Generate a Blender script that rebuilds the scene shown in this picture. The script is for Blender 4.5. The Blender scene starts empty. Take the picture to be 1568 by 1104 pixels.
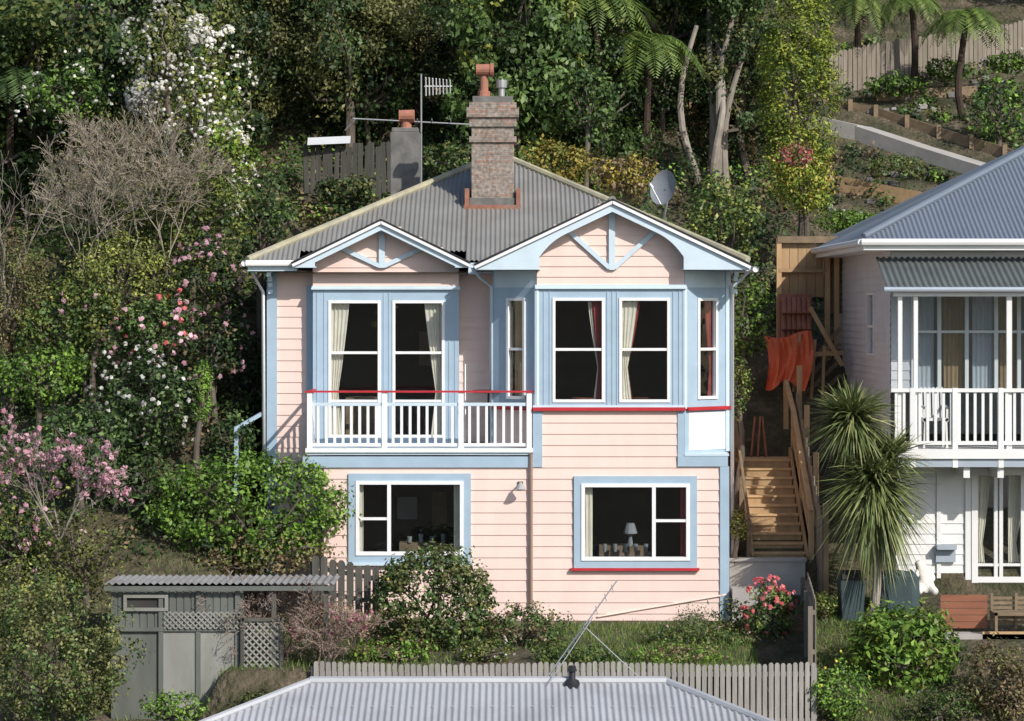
import bpy, math, random
import numpy as np
from mathutils import Vector, Matrix
random.seed(5)
FC=4000.; HV=470.; CZ=6.0; CY=-50.
def X(u,y): return (u-784)*(y-CY)/FC
def Z(v,y): return CZ+(HV-v)*(y-CY)/FC
scene=bpy.context.scene
COL=scene.collection

# ---------------------------------------------------------------- materials
def newmat(name):
    m=bpy.data.materials.new(name); m.use_nodes=True
    nt=m.node_tree; nt.nodes.clear()
    o=nt.nodes.new('ShaderNodeOutputMaterial'); p=nt.nodes.new('ShaderNodeBsdfPrincipled')
    nt.links.new(p.outputs[0],o.inputs[0])
    return m,nt,p,o
def c4(c): return (c[0],c[1],c[2],1)
def surf(name,c,rough=.6,var=.25,scale=3.,bump=.1,c2=None,amt2=.5,sc2=1.2,stretch=(1,1,1),metal=0.,spec=.4,bscale=40):
    m,nt,p,o=newmat(name); N=nt.nodes; L=nt.links
    tc=N.new('ShaderNodeTexCoord'); mp=N.new('ShaderNodeMapping'); mp.inputs['Scale'].default_value=stretch
    L.new(tc.outputs['Object'],mp.inputs[0])
    n1=N.new('ShaderNodeTexNoise'); n1.inputs['Scale'].default_value=scale; n1.inputs['Detail'].default_value=6
    L.new(mp.outputs[0],n1.inputs[0])
    r=N.new('ShaderNodeValToRGB'); r.color_ramp.elements[0].position=.3; r.color_ramp.elements[1].position=.72
    r.color_ramp.elements[0].color=c4([k*(1-var) for k in c]); r.color_ramp.elements[1].color=c4([min(1,k*(1+var*.5)) for k in c])
    L.new(n1.outputs[0],r.inputs[0]); out=r.outputs[0]
    if c2:
        n2=N.new('ShaderNodeTexNoise'); n2.inputs['Scale'].default_value=sc2; n2.inputs['Detail'].default_value=8; n2.inputs['Roughness'].default_value=.65
        L.new(mp.outputs[0],n2.inputs[0])
        mr=N.new('ShaderNodeMapRange'); mr.inputs[1].default_value=.48; mr.inputs[2].default_value=.7; mr.inputs[4].default_value=amt2
        L.new(n2.outputs[0],mr.inputs[0])
        mx=N.new('ShaderNodeMixRGB'); L.new(mr.outputs[0],mx.inputs[0]); L.new(out,mx.inputs[1]); mx.inputs[2].default_value=c4(c2); out=mx.outputs[0]
    L.new(out,p.inputs['Base Color'])
    p.inputs['Roughness'].default_value=rough; p.inputs['Metallic'].default_value=metal; p.inputs['Specular IOR Level'].default_value=spec
    if bump:
        nb=N.new('ShaderNodeTexNoise'); nb.inputs['Scale'].default_value=bscale; nb.inputs['Detail'].default_value=4
        L.new(mp.outputs[0],nb.inputs[0]); b=N.new('ShaderNodeBump'); b.inputs['Strength'].default_value=bump; b.inputs['Distance'].default_value=.02
        L.new(nb.outputs[0],b.inputs['Height']); L.new(b.outputs[0],p.inputs['Normal'])
    return m
def leafmat(name,d,mi,l,trans=.22,rough=.5):
    if 'petals' not in name: d,mi,l=[tuple(q*f for q in c) for c,f in ((d,1.15),(mi,1.3),(l,1.3))]
    m,nt,p,o=newmat(name); N=nt.nodes; L=nt.links
    a=N.new('ShaderNodeAttribute'); a.attribute_name='tint'
    r=N.new('ShaderNodeValToRGB'); e=r.color_ramp.elements; e[0].position=.1; e[0].color=c4(d); e[1].position=.95; e[1].color=c4(l)
    x=e.new(.5); x.color=c4(mi)
    L.new(a.outputs['Fac'],r.inputs[0])
    oi=N.new('ShaderNodeObjectInfo'); mr=N.new('ShaderNodeMapRange'); mr.inputs[3].default_value=.75; mr.inputs[4].default_value=1.25
    L.new(oi.outputs['Random'],mr.inputs[0]); h=N.new('ShaderNodeHueSaturation'); L.new(r.outputs[0],h.inputs['Color']); L.new(mr.outputs[0],h.inputs['Value']); h.inputs['Saturation'].default_value=.94
    L.new(h.outputs[0],p.inputs['Base Color']); p.inputs['Roughness'].default_value=rough; p.inputs['Specular IOR Level'].default_value=.35
    t=N.new('ShaderNodeBsdfTranslucent'); L.new(h.outputs[0],t.inputs[0])
    mx=N.new('ShaderNodeMixShader'); mx.inputs[0].default_value=trans; L.new(p.outputs[0],mx.inputs[1]); L.new(t.outputs[0],mx.inputs[2]); L.new(mx.outputs[0],o.inputs[0])
    return m
def glassmat():
    m=bpy.data.materials.new('window_glass'); m.use_nodes=True; nt=m.node_tree; nt.nodes.clear(); N=nt.nodes;L=nt.links
    o=N.new('ShaderNodeOutputMaterial'); t=N.new('ShaderNodeBsdfTransparent'); t.inputs[0].default_value=(.84,.88,.90,1)
    g=N.new('ShaderNodeBsdfGlossy'); g.inputs['Roughness'].default_value=.03; lw=N.new('ShaderNodeLayerWeight')
    pw=N.new('ShaderNodeMath'); pw.operation='POWER'; pw.inputs[1].default_value=4.; L.new(lw.outputs['Facing'],pw.inputs[0])
    f=N.new('ShaderNodeMath'); f.operation='MULTIPLY_ADD'; f.inputs[1].default_value=.9; f.inputs[2].default_value=.085; L.new(pw.outputs[0],f.inputs[0])
    # slightly uneven old glass
    tc=N.new('ShaderNodeTexCoord'); nz=N.new('ShaderNodeTexNoise'); nz.inputs['Scale'].default_value=1.3; L.new(tc.outputs['Object'],nz.inputs[0]); b=N.new('ShaderNodeBump'); b.inputs['Distance'].default_value=.03; b.inputs['Strength'].default_value=.5; L.new(nz.outputs[0],b.inputs['Height']); L.new(b.outputs[0],g.inputs['Normal'])
    mx=N.new('ShaderNodeMixShader'); L.new(f.outputs[0],mx.inputs[0]); L.new(t.outputs[0],mx.inputs[1]); L.new(g.outputs[0],mx.inputs[2]); L.new(mx.outputs[0],o.inputs[0])
    return m
def brickmat():
    m,nt,p,o=newmat('old_brick'); N=nt.nodes;L=nt.links
    tc=N.new('ShaderNodeTexCoord'); s=N.new('ShaderNodeSeparateXYZ'); L.new(tc.outputs['Object'],s.inputs[0])
    ad=N.new('ShaderNodeMath'); L.new(s.outputs[0],ad.inputs[0]); L.new(s.outputs[1],ad.inputs[1])
    cb=N.new('ShaderNodeCombineXYZ'); L.new(ad.outputs[0],cb.inputs[0]); L.new(s.outputs[2],cb.inputs[1])
    b=N.new('ShaderNodeTexBrick'); b.inputs['Scale'].default_value=1; b.inputs['Brick Width'].default_value=.23; b.inputs['Row Height'].default_value=.085
    b.inputs['Mortar Size'].default_value=.012; b.inputs['Color1'].default_value=(.30,.15,.10,1); b.inputs['Color2'].default_value=(.25,.20,.16,1); b.inputs['Mortar'].default_value=(.30,.28,.25,1)
    L.new(cb.outputs[0],b.inputs[0])
    n=N.new('ShaderNodeTexNoise'); n.inputs['Scale'].default_value=3.4; n.inputs['Detail'].default_value=10; n.inputs['Roughness'].default_value=.7; L.new(tc.outputs['Object'],n.inputs[0])
    mr=N.new('ShaderNodeMapRange'); mr.inputs[1].default_value=.38; mr.inputs[2].default_value=.55; mr.inputs[4].default_value=.85; L.new(n.outputs[0],mr.inputs[0])
    mx=N.new('ShaderNodeMixRGB'); L.new(mr.outputs[0],mx.inputs[0]); L.new(b.outputs[0],mx.inputs[1]); mx.inputs[2].default_value=(.27,.235,.205,1)
    n2=N.new('ShaderNodeTexNoise'); n2.inputs['Scale'].default_value=14; n2.inputs['Detail'].default_value=6; L.new(tc.outputs['Object'],n2.inputs[0])
    r2=N.new('ShaderNodeMapRange'); r2.inputs[1].default_value=.3; r2.inputs[2].default_value=.7; r2.inputs[3].default_value=.5; r2.inputs[4].default_value=1.3; L.new(n2.outputs[0],r2.inputs[0])
    hs=N.new('ShaderNodeHueSaturation'); L.new(mx.outputs[0],hs.inputs['Color']); L.new(r2.outputs[0],hs.inputs['Value'])
    L.new(hs.outputs[0],p.inputs['Base Color']); p.inputs['Roughness'].default_value=.9
    bu=N.new('ShaderNodeBump'); bu.inputs['Strength'].default_value=.6; bu.inputs['Distance'].default_value=.02; L.new(b.outputs['Fac'],bu.inputs['Height']); bu.invert=True
    L.new(bu.outputs[0],p.inputs['Normal'])
    return m
M={}
M['pink']=surf('pink_weatherboard_paint',(.77,.585,.52),.55,.06,2.,.05,c2=(.64,.49,.43),amt2=.4,sc2=1.5,stretch=(1,1,.35))
M['blue']=surf('blue_trim_paint',(.34,.45,.55),.5,.08,3.,.05,c2=(.27,.36,.43),amt2=.3)
M['pale']=surf('pale_blue_paint',(.54,.65,.73),.5,.06,3.,.05,c2=(.42,.5,.55),amt2=.35)
M['white']=surf('white_paint',(.78,.78,.78),.45,.05,3.,.03,c2=(.6,.6,.58),amt2=.3)
M['red']=surf('red_paint',(.45,.025,.035),.45,.15,4.,.03)
M['roof']=surf('weathered_corrugated_iron',(.225,.222,.21),.6,.16,1.4,.05,c2=(.19,.16,.13),amt2=.4,sc2=.9,metal=.1)
M['ridge']=surf('lichen_ridge_cap',(.40,.37,.25),.8,.25,4.,.2,c2=(.24,.23,.2),amt2=.7)
M['roof_n']=surf('blue_grey_corrugated_iron',(.16,.19,.235),.5,.12,1.2,.03,c2=(.13,.15,.17),amt2=.3,metal=.1)
M['roof_f']=surf('silver_corrugated_iron',(.42,.43,.45),.5,.10,1.1,.03,c2=(.30,.30,.30),amt2=.5,metal=.2)
M['roof_s']=surf('rusty_shed_iron',(.26,.26,.26),.7,.2,2.,.05,c2=(.16,.12,.09),amt2=.5)
M['roof_d']=surf('dull_verandah_iron',(.10,.115,.115),.6,.2,1.5,.05)
M['brick']=brickmat()
M['conc']=surf('old_concrete',(.17,.165,.155),.9,.35,5.,.4,c2=(.07,.07,.06),amt2=.7)
M['path']=surf('concrete_path_surface',(.38,.36,.34),.9,.12,2.,.2,c2=(.24,.22,.19),amt2=.5)
M['terra']=surf('terracotta',(.36,.15,.10),.8,.25,6.,.2,c2=(.2,.15,.11),amt2=.6)
M['rust']=surf('rusty_flashing',(.28,.12,.08),.8,.3,8.,.2,c2=(.25,.22,.2),amt2=.8)
M['metal']=surf('galvanised_metal',(.42,.43,.44),.4,.1,4.,0,metal=.6)
M['alu']=surf('dull_aluminium',(.35,.35,.36),.6,.1,4.,0)
M['dish']=surf('dish_grey',(.20,.215,.24),.5,.08,4.,0)
M['black']=surf('black_plastic',(.02,.02,.022),.5,.1,4.,0)
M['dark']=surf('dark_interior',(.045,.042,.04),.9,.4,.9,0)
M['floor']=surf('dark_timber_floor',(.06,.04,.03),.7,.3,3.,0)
M['cream']=surf('cream_curtain',(.72,.66,.54),.9,.08,5.,.1)
M['redcur']=surf('red_curtain_lining',(.30,.05,.05),.9,.1,5.,.1)
M['paling']=surf('weathered_grey_paling',(.33,.31,.285),.85,.3,9.,.4,c2=(.2,.185,.16),amt2=.7,stretch=(1,1,.12))
M['paling_d']=surf('dark_grey_paling',(.095,.09,.078),.9,.3,9.,.4,c2=(.05,.055,.04),amt2=.7,stretch=(1,1,.12))
M['paling_t']=surf('tan_grey_paling',(.24,.205,.165),.9,.3,9.,.4,c2=(.15,.13,.10),amt2=.6,stretch=(1,1,.12))
M['tan']=surf('tan_timber',(.42,.28,.15),.8,.2,7.,.3,c2=(.27,.18,.10),amt2=.6,stretch=(1,1,.2))
M['tim']=surf('new_timber',(.54,.36,.19),.75,.18,6.,.2,c2=(.38,.23,.12),amt2=.5,stretch=(1,1,.3))
M['tim2']=surf('sleeper_timber',(.22,.16,.10),.85,.25,6.,.3,c2=(.13,.10,.07),amt2=.6)
M['orange']=surf('orange_tarpaulin',(.74,.15,.06),.5,.12,3.,.1)
M['shed']=surf('grey_green_shed_paint',(.13,.14,.125),.8,.25,3.,.1,c2=(.08,.095,.07),amt2=.6,stretch=(1,1,.3))
M['shedp']=surf('fibre_cement_panel',(.26,.26,.235),.85,.2,2.,.1,c2=(.13,.145,.11),amt2=.8,stretch=(1,1,.3))
M['ngrey']=surf('grey_white_weatherboard',(.58,.59,.61),.6,.06,2.,.05,c2=(.45,.46,.47),amt2=.4)
M['nwhite']=surf('neighbour_white_paint',(.72,.72,.71),.5,.05,2.,.05,c2=(.58,.58,.56),amt2=.3)
M['nblue']=surf('slate_blue_paint',(.33,.38,.44),.6,.08,2.,.05)
M['room']=surf('neighbour_room_wall',(.26,.27,.28),.8,.2,2.,0)
M['cover']=surf('green_cover_fabric',(.045,.07,.075),.8,.25,4.,.3)
M['stone']=surf('white_statue_stone',(.70,.67,.61),.7,.12,5.,.1)
M['brown']=surf('red_brown_timber',(.26,.10,.055),.7,.25,5.,.2,stretch=(.2,1,1))
M['bark']=surf('bark',(.12,.095,.075),.95,.4,8.,.5,c2=(.2,.18,.155),amt2=.5,stretch=(1,1,.3))
M['palebark']=surf('pale_bark',(.30,.265,.225),.9,.35,6.,.4,c2=(.13,.11,.09),amt2=.6,stretch=(1,1,.3))
M['twig']=surf('twig_bark',(.32,.275,.215),.95,.3,4.,0)
M['twigr']=surf('reddish_twig_bark',(.32,.24,.205),.95,.3,4.,0)
M['glass']=glassmat()
M['fern_t']=surf('fern_trunk',(.06,.04,.03),.95,.4,10.,.5)
M['L_dark']=leafmat('dark_green_leaves',(.010,.024,.008),(.032,.062,.018),(.085,.135,.04))
M['L_mid']=leafmat('mid_green_leaves',(.018,.04,.009),(.058,.105,.022),(.135,.20,.05))
M['L_bright']=leafmat('bright_green_leaves',(.035,.08,.01),(.11,.21,.018),(.23,.37,.04))
M['L_yel']=leafmat('yellow_green_leaves',(.05,.07,.012),(.15,.18,.03),(.31,.32,.06))
M['L_olive']=leafmat('olive_leaves',(.04,.045,.014),(.11,.12,.035),(.22,.22,.07))
M['L_gold']=leafmat('golden_leaves',(.12,.10,.012),(.28,.22,.025),(.42,.34,.06))
M['L_brown']=leafmat('brown_leaves',(.065,.042,.02),(.15,.105,.055),(.26,.19,.10))
M['L_con']=leafmat('golden_conifer_foliage',(.06,.10,.008),(.17,.22,.018),(.36,.37,.035))
M['L_fern']=leafmat('fern_fronds',(.03,.055,.01),(.08,.13,.02),(.17,.22,.045))
M['L_strap']=leafmat('strap_leaves',(.04,.06,.018),(.12,.155,.045),(.31,.31,.13),.12,.4)
M['L_grass']=leafmat('grass_blades',(.04,.07,.012),(.09,.15,.02),(.18,.25,.05))
M['F_white']=leafmat('white_petals',(.5,.48,.42),(.68,.66,.6),(.8,.79,.74),.3)
M['F_pink']=leafmat('pink_petals',(.5,.2,.28),(.65,.36,.43),(.75,.55,.58),.3)
M['F_red']=leafmat('red_petals',(.42,.04,.05),(.58,.10,.11),(.70,.28,.26),.3)
M['F_mag']=leafmat('magenta_petals',(.3,.06,.13),(.45,.13,.22),(.55,.25,.32),.3)
M['F_yel']=leafmat('yellow_petals',(.6,.42,.03),(.75,.6,.05),(.8,.7,.1),.3)

# ---------------------------------------------------------------- mesh builder
class MB:
    def __init__(s): s.v=[];s.f=[];s.m=[];s.mats=[]
    def mi(s,k):
        if k not in s.mats: s.mats.append(k)
        return s.mats.index(k)
    def quad(s,a,b,c,d,k):
        n=len(s.v); s.v+= [a,b,c,d]; s.f.append((n,n+1,n+2,n+3)); s.m.append(s.mi(k))
    def poly(s,pts,k):
        n=len(s.v); s.v+=list(pts); s.f.append(tuple(range(n,n+len(pts)))); s.m.append(s.mi(k))
    def hexa(s,p,k):
        n=len(s.v); s.v+=list(p)
        for q in ((0,1,2,3),(7,6,5,4),(0,4,5,1),(1,5,6,2),(2,6,7,3),(3,7,4,0)):
            s.f.append(tuple(n+i for i in q)); s.m.append(s.mi(k))
    def fbox(s,F,s0,s1,n0,n1,z0,z1,k):
        s.hexa([F(s0,n1,z0),F(s1,n1,z0),F(s1,n0,z0),F(s0,n0,z0),F(s0,n1,z1),F(s1,n1,z1),F(s1,n0,z1),F(s0,n0,z1)],k)
    def box(s,x0,x1,y0,y1,z0,z1,k):
        s.hexa([(x0,y0,z0),(x1,y0,z0),(x1,y1,z0),(x0,y1,z0),(x0,y0,z1),(x1,y0,z1),(x1,y1,z1),(x0,y1,z1)],k)
    def beam(s,a,b,w,h,k,up=(0,0,1)):
        a=Vector(a);b=Vector(b);d=(b-a).normalized();U=Vector(up)
        if abs(d.dot(U))>.95: U=Vector((0,1,0))
        r=d.cross(U).normalized()*w/2; u=r.cross(d).normalized()*h/2
        s.hexa([tuple(a-r-u),tuple(a+r-u),tuple(a+r+u),tuple(a-r+u),tuple(b-r-u),tuple(b+r-u),tuple(b+r+u),tuple(b-r+u)],k)
    def tube(s,pts,rs,k,sides=10,cap=True):
        pts=[Vector(p) for p in pts]; n0=len(s.v)
        for i,p in enumerate(pts):
            d=(pts[min(i+1,len(pts)-1)]-pts[max(i-1,0)])
            if d.length<1e-6: d=Vector((0,0,1))
            d.normalize(); U=Vector((0,0,1)) if abs(d.z)<.9 else Vector((0,1,0))
            r=d.cross(U).normalized(); u=r.cross(d)
            for j in range(sides):
                a=2*math.pi*j/sides; q=p+(r*math.cos(a)+u*math.sin(a))*rs[i]; s.v.append(tuple(q))
        for i in range(len(pts)-1):
            for j in range(sides):
                a=n0+i*sides+j; b=n0+i*sides+(j+1)%sides
                s.f.append((a,b,b+sides,a+sides)); s.m.append(s.mi(k))
        if cap:
            s.f.append(tuple(n0+j for j in range(sides))); s.m.append(s.mi(k))
            e=n0+(len(pts)-1)*sides; s.f.append(tuple(e+j for j in range(sides))); s.m.append(s.mi(k))
    def done(s,name,parent=None,smooth=False,bevel=0):
        me=bpy.data.meshes.new(name); me.from_pydata([tuple(map(float,p)) for p in s.v],[],s.f)
        for k in s.mats: me.materials.append(M[k])
        me.polygons.foreach_set('material_index',s.m)
        if smooth: me.polygons.foreach_set('use_smooth',[True]*len(s.f))
        me.update(); o=bpy.data.objects.new(name,me); COL.objects.link(o)
        if parent: o.parent=parent
        if bevel:
            b=o.modifiers.new('bevel','BEVEL'); b.width=bevel; b.segments=1; b.limit_method='ANGLE'
        return o
def empty(name,loc=(0,0,0)):
    e=bpy.data.objects.new(name,None); COL.objects.link(e); e.empty_display_size=.2; return e
def frame(ox,oy,tx,ty):
    l=math.hypot(tx-ox,ty-oy); dx,dy=(tx-ox)/l,(ty-oy)/l
    f=lambda s,n,z:(ox+dx*s+dy*n, oy+dy*s-dx*n, z)
    return f,l
def ffront(y): return lambda s,n,z:(s,y-n,z)
def boards(mb,F,s0,s1,z0,z1,holes,k,course=.215,clip=None,lap=.018):
    z=z0
    while z<z1-1e-4:
        zt=min(z+course,z1)
        cuts=sorted({z,zt}|{h[2] for h in holes if z<h[2]<zt}|{h[3] for h in holes if z<h[3]<zt})
        for a,b in zip(cuts[:-1],cuts[1:]):
            zm=(a+b)/2; lo,hi=s0,s1
            if clip:
                c=clip(zm)
                if not c: continue
                lo,hi=max(lo,c[0]),min(hi,c[1])
                if hi-lo<.02: continue
            iv=[(lo,hi)]
            for h in holes:
                if h[2]<zm<h[3]:
                    nv=[]
                    for p,q in iv:
                        if h[1]<=p or h[0]>=q: nv.append((p,q)); continue
                        if h[0]>p: nv.append((p,h[0]))
                        if h[1]<q: nv.append((h[1],q))
                    iv=nv
            na=lap*(zt-a)/course+.002; nb=lap*(zt-b)/course+.002
            for p,q in iv:
                mb.quad(F(p,na,a),F(q,na,a),F(q,nb,b),F(p,nb,b),k)
                if a==z: mb.quad(F(p,0,a),F(q,0,a),F(q,na,a),F(p,na,a),k)
        z=zt
def panel(mb,F,s0,s1,z0,z1,holes,n0,n1,k):
    ss=sorted({s0,s1}|{h[0] for h in holes if s0<h[0]<s1}|{h[1] for h in holes if s0<h[1]<s1})
    for a,b in zip(ss[:-1],ss[1:]):
        m=(a+b)/2; iv=[(z0,z1)]
        for h in holes:
            if h[0]<m<h[1]:
                nv=[]
                for p,q in iv:
                    if h[3]<=p or h[2]>=q: nv.append((p,q)); continue
                    if h[2]>p: nv.append((p,h[2]))
                    if h[3]<q: nv.append((h[3],q))
                iv=nv
        for p,q in iv: mb.fbox(F,a,b,n0,n1,p,q,k)
def window(mb,F,s0,s1,z0,z1,rails=(),mulls=(),fw=.055,n=.0,k='white'):
    mb.fbox(F,s0,s0+fw,n-.05,n+.05,z0,z1,k); mb.fbox(F,s1-fw,s1,n-.05,n+.05,z0,z1,k)
    mb.fbox(F,s0+fw,s1-fw,n-.05,n+.048,z0,z0+fw,k); mb.fbox(F,s0+fw,s1-fw,n-.05,n+.048,z1-fw,z1,k)
    for r in rails:
        if isinstance(r,tuple): a,b,r=r
        else: a,b=s0+fw,s1-fw
        mb.fbox(F,a,b,n-.035,n+.035,r-.025,r+.025,k)
    for r in mulls: mb.fbox(F,r-.035,r+.035,n-.045,n+.045,z0+fw,z1-fw,k)
    mb.quad(F(s0+.02,n-.02,z0+.02),F(s1-.02,n-.02,z0+.02),F(s1-.02,n-.02,z1-.02),F(s0+.02,n-.02,z1-.02),'glass')
def curtain(mb,F,se,side,w,z0,z1,tie,n=-.10,k='cream'):
    ni,nj=36,12; g=[]
    for j in range(nj+1):
        t=j/nj; z=z0+(z1-z0)*t
        if tie: wz=w*(.40+.60*min(1,(max(0,t-.35)/.65))**.8) if t>.35 else w*(.40+.25*(.35-t)/.35)
        else: wz=w
        g.append([F(se+side*wz*i/ni,n+.011*math.sin(i/ni*w/.085*6.28)+.004*math.sin(i*.9+j*.5),z) for i in range(ni+1)])
    for j in range(nj):
        for i in range(ni): mb.quad(g[j][i],g[j][i+1],g[j+1][i+1],g[j+1][i],k)
def corr(mb,poly,k,per=.095,amp=.016):
    P=[Vector(p) for p in poly]; n=(P[1]-P[0]).cross(P[2]-P[1]).normalized()
    if n.z<0: n=-n
    h=Vector((0,0,1)).cross(n).normalized(); t=n.cross(h)
    o=P[0]; q=[((p-o).dot(h),(p-o).dot(t)) for p in P]
    a=min(x for x,_ in q); b=max(x for x,_ in q); N=int((b-a)/per*6)+2; prev=None
    for i in range(N+1):
        s=a+1e-4+(b-a-2e-4)*i/N; ts=[]
        for (x0,y0),(x1,y1) in zip(q,q[1:]+q[:1]):
            if (x0-s)*(x1-s)<=0 and abs(x1-x0)>1e-9: ts.append(y0+(y1-y0)*(s-x0)/(x1-x0))
        if len(ts)<2: continue
        off=n*(amp*math.sin(2*math.pi*s/per)+amp)
        lo=o+h*s+t*min(ts)+off; hi=o+h*s+t*max(ts)+off
        mb.v+=[tuple(lo),tuple(hi)]; c=len(mb.v)-2
        if prev is not None: mb.f.append((prev,c,c+1,prev+1)); mb.m.append(mb.mi(k))
        prev=c
def sm(x): x=np.clip(x,0,1); return x*x*(3-2*x)

# ---------------------------------------------------------------- terrain
def terr(x,y):
    x=np.asarray(x,float); y=np.asarray(y,float)
    far=[-260,-160,-60]; fz=[16,4,-8]  # unseen rise added behind the camera, shaped for what the windows reflect
    L=np.interp(y,far+[-6,-4,-1,1.5,10,30,60,100,300],fz+[-1.8,-1.0,1.2,3.0,7.2,17,33,46,60])
    Mm=np.interp(y,far+[-6,-5.12,-5.08,0,9.5,11,30,60,100,300],fz+[-2,-1.8,-.32,0,.1,7.0,17,33,46,60])
    R=np.interp(y,far+[-6,-4,0,.55,.75,10,22,30,60,100,300],fz+[-1.7,-.7,.4,.45,1.03,5.6,11.6,16.2,33,46,60])
    a=sm((x+5.6)/.7); b=sm((x-4.25)/.35)
    z=L*(1-a)+Mm*a; z=z*(1-b)+R*b
    w=np.clip((np.abs(y-2)-6)/10,0,1)
    z=z+w*(.35*np.sin(x*.7+y*.3)+.25*np.sin(x*.31-y*.9)) * (1-.8*((x>7)&(y>10)&(y<28)))
    return z
def H(x,y): return float(terr(x,y))
def build_ground():
    xs=np.unique(np.concatenate([np.arange(-180,-24,6),np.arange(-24,-7,.7),np.arange(-7,7,.15),np.arange(7,24,.6),np.arange(24,181,6)]))
    ys=np.unique(np.concatenate([np.arange(-260,-14,8),np.arange(-14,-6,.5),np.arange(-6,2,.12),np.arange(2,32,.4),np.arange(32,300,5)]))
    gx,gy=np.meshgrid(xs,ys); gz=terr(gx,gy)
    v=np.stack([gx,gy,gz],-1).reshape(-1,3); nx=len(xs); ny=len(ys)
    i=np.arange(nx-1)[None,:]+np.arange(ny-1)[:,None]*nx
    f=np.stack([i,i+1,i+1+nx,i+nx],-1).reshape(-1,4)
    me=bpy.data.meshes.new('ground'); me.from_pydata(v.tolist(),[],f.tolist()); me.polygons.foreach_set('use_smooth',[True]*len(f))
    m,nt,p,o=newmat('soil_and_grass'); N=nt.nodes;L=nt.links
    tc=N.new('ShaderNodeTexCoord'); n1=N.new('ShaderNodeTexNoise'); n1.inputs['Scale'].default_value=1.3; n1.inputs['Detail'].default_value=10; n1.inputs['Roughness'].default_value=.75; L.new(tc.outputs['Object'],n1.inputs[0])
    r=N.new('ShaderNodeValToRGB'); e=r.color_ramp.elements; e[0].position=.35;e[0].color=(.022,.03,.010,1);e[1].position=.66;e[1].color=(.15,.115,.08,1); x=e.new(.5); x.color=(.07,.062,.032,1)
    L.new(n1.outputs[0],r.inputs[0]); L.new(r.outputs[0],p.inputs['Base Color']); p.inputs['Roughness'].default_value=.95
    nb=N.new('ShaderNodeTexNoise'); nb.inputs['Scale'].default_value=9; nb.inputs['Detail'].default_value=8; L.new(tc.outputs['Object'],nb.inputs[0])
    b=N.new('ShaderNodeBump'); b.inputs['Distance'].default_value=.15; L.new(nb.outputs[0],b.inputs['Height']); L.new(b.outputs[0],p.inputs['Normal'])
    me.materials.append(m); ob=bpy.data.objects.new('ground',me); COL.objects.link(ob)
build_ground()

# ---------------------------------------------------------------- pink house
house=empty('pink_weatherboard_house')
F0=ffront(0.); FG=ffront(1.2); FW=ffront(1.5)
zf=3.32
B=(.475,0.);C=(3.3,0.);A=(-.34,.8);D=(4.2,.8)
FAB,lAB=frame(*A,*B); FCD,lCD=frame(*C,*D)
wall=MB(); tr=MB(); win=MB(); cur=MB()
ztop=6.72
wl=(X(545,0),X(710,0),Z(850,0),Z(736,0)); wr=(X(890,0),X(1056,0),Z(858,0),Z(740,0))
xl0=-3.6; xr0=4.13
bz=Z(626,0)
boards(wall,F0,xl0,.475,-.3,3.14,[wl],'pink')
boards(wall,F0,.475,3.3,-.3,bz,[wr],'pink')
boards(wall,F0,3.3,xr0,-.3,3.14,[wr],'pink')
FS,ls=frame(xr0,0,xr0,10); boards(wall,FS,0,ls,-.3,3.14,[],'pink')
FS2,ls2=frame(xl0,1.5,xl0,0); boards(wall,FS2,0,ls2,-.3,3.14,[],'pink')
FSU,lsu=frame(4.2,.8,4.2,10.4); boards(wall,FSU,0,lsu,3.14,ztop,[],'pink')
FSL,lsl=frame(-4.815,10.4,-4.815,1.5); boards(wall,FSL,0,lsl,0,ztop,[],'pink')
boards(wall,FW,-4.815,-3.9,0,ztop,[],'pink')
boards(wall,FW,-3.9,-3.6,0,3.3,[],'pink')
boards(wall,FW,-1.04,-.34,zf-.1,ztop,[],'pink')
FR,lr=frame(-.34,1.5,-.34,.8); boards(wall,FR,0,lr,zf-.1,ztop,[],'pink')
FBK,lbk=frame(4.2,10.4,-4.815,10.4); boards(wall,FBK,0,lbk,0,ztop,[],'pink')
g1=(X(503,1.2),X(583,1.2),zf+.12,Z(460,1.2)); g2=(X(601,1.2),X(681,1.2),zf+.12,Z(460,1.2))
panel(tr,FG,-3.9,-1.04,zf-.05,Z(441,1.2),[g1,g2],-.05,.03,'blue')
for fx in (-3.9,-1.04):
    tr.box(fx-.0005,fx+.0005,1.25,1.5,zf,ztop,'blue')
def casing(F,h,w=.09,n0=.032,n1=.055,k='blue'):
    tr.fbox(F,h[0]-w,h[0],n0-.03,n1,h[2]-w,h[3]+w,k); tr.fbox(F,h[1],h[1]+w,n0-.03,n1,h[2]-w,h[3]+w,k)
    tr.fbox(F,h[0],h[1],n0-.03,n1-.002,h[3],h[3]+w,k); tr.fbox(F,h[0],h[1],n0-.03,n1-.002,h[2]-w,h[2],k)
b1=(X(846,0),X(926,0),Z(616,0),Z(456,0)); b2=(X(948,0),X(1026,0),Z(616,0),Z(456,0))
panel(tr,F0,.475,3.3,bz+.03,Z(440,0),[b1,b2],-.05,.03,'blue')
a1=(.36,.86,Z(612,0),Z(456,0)); d1=(.33,.88,Z(612,0),Z(456,0))
panel(tr,FAB,0,lAB,bz+.03,Z(440,0),[a1],-.05,.02,'blue')
panel(tr,FCD,0,lCD,bz+.03,Z(440,0),[d1],-.05,.02,'blue')
panel(tr,FAB,0,lAB,Z(440,0),6.70,[],-.05,.015,'pale'); panel(tr,FCD,0,lCD,Z(440,0),6.70,[],-.05,.015,'pale')
boards(wall,FAB,0,lAB,zf-.1,bz,[],'pink')
panel(tr,FCD,0,lCD,3.12,bz,[],-.05,.01,'blue')
panel(tr,FCD,.1,lCD-.1,3.25,bz-.08,[],.01,.02,'white')
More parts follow.
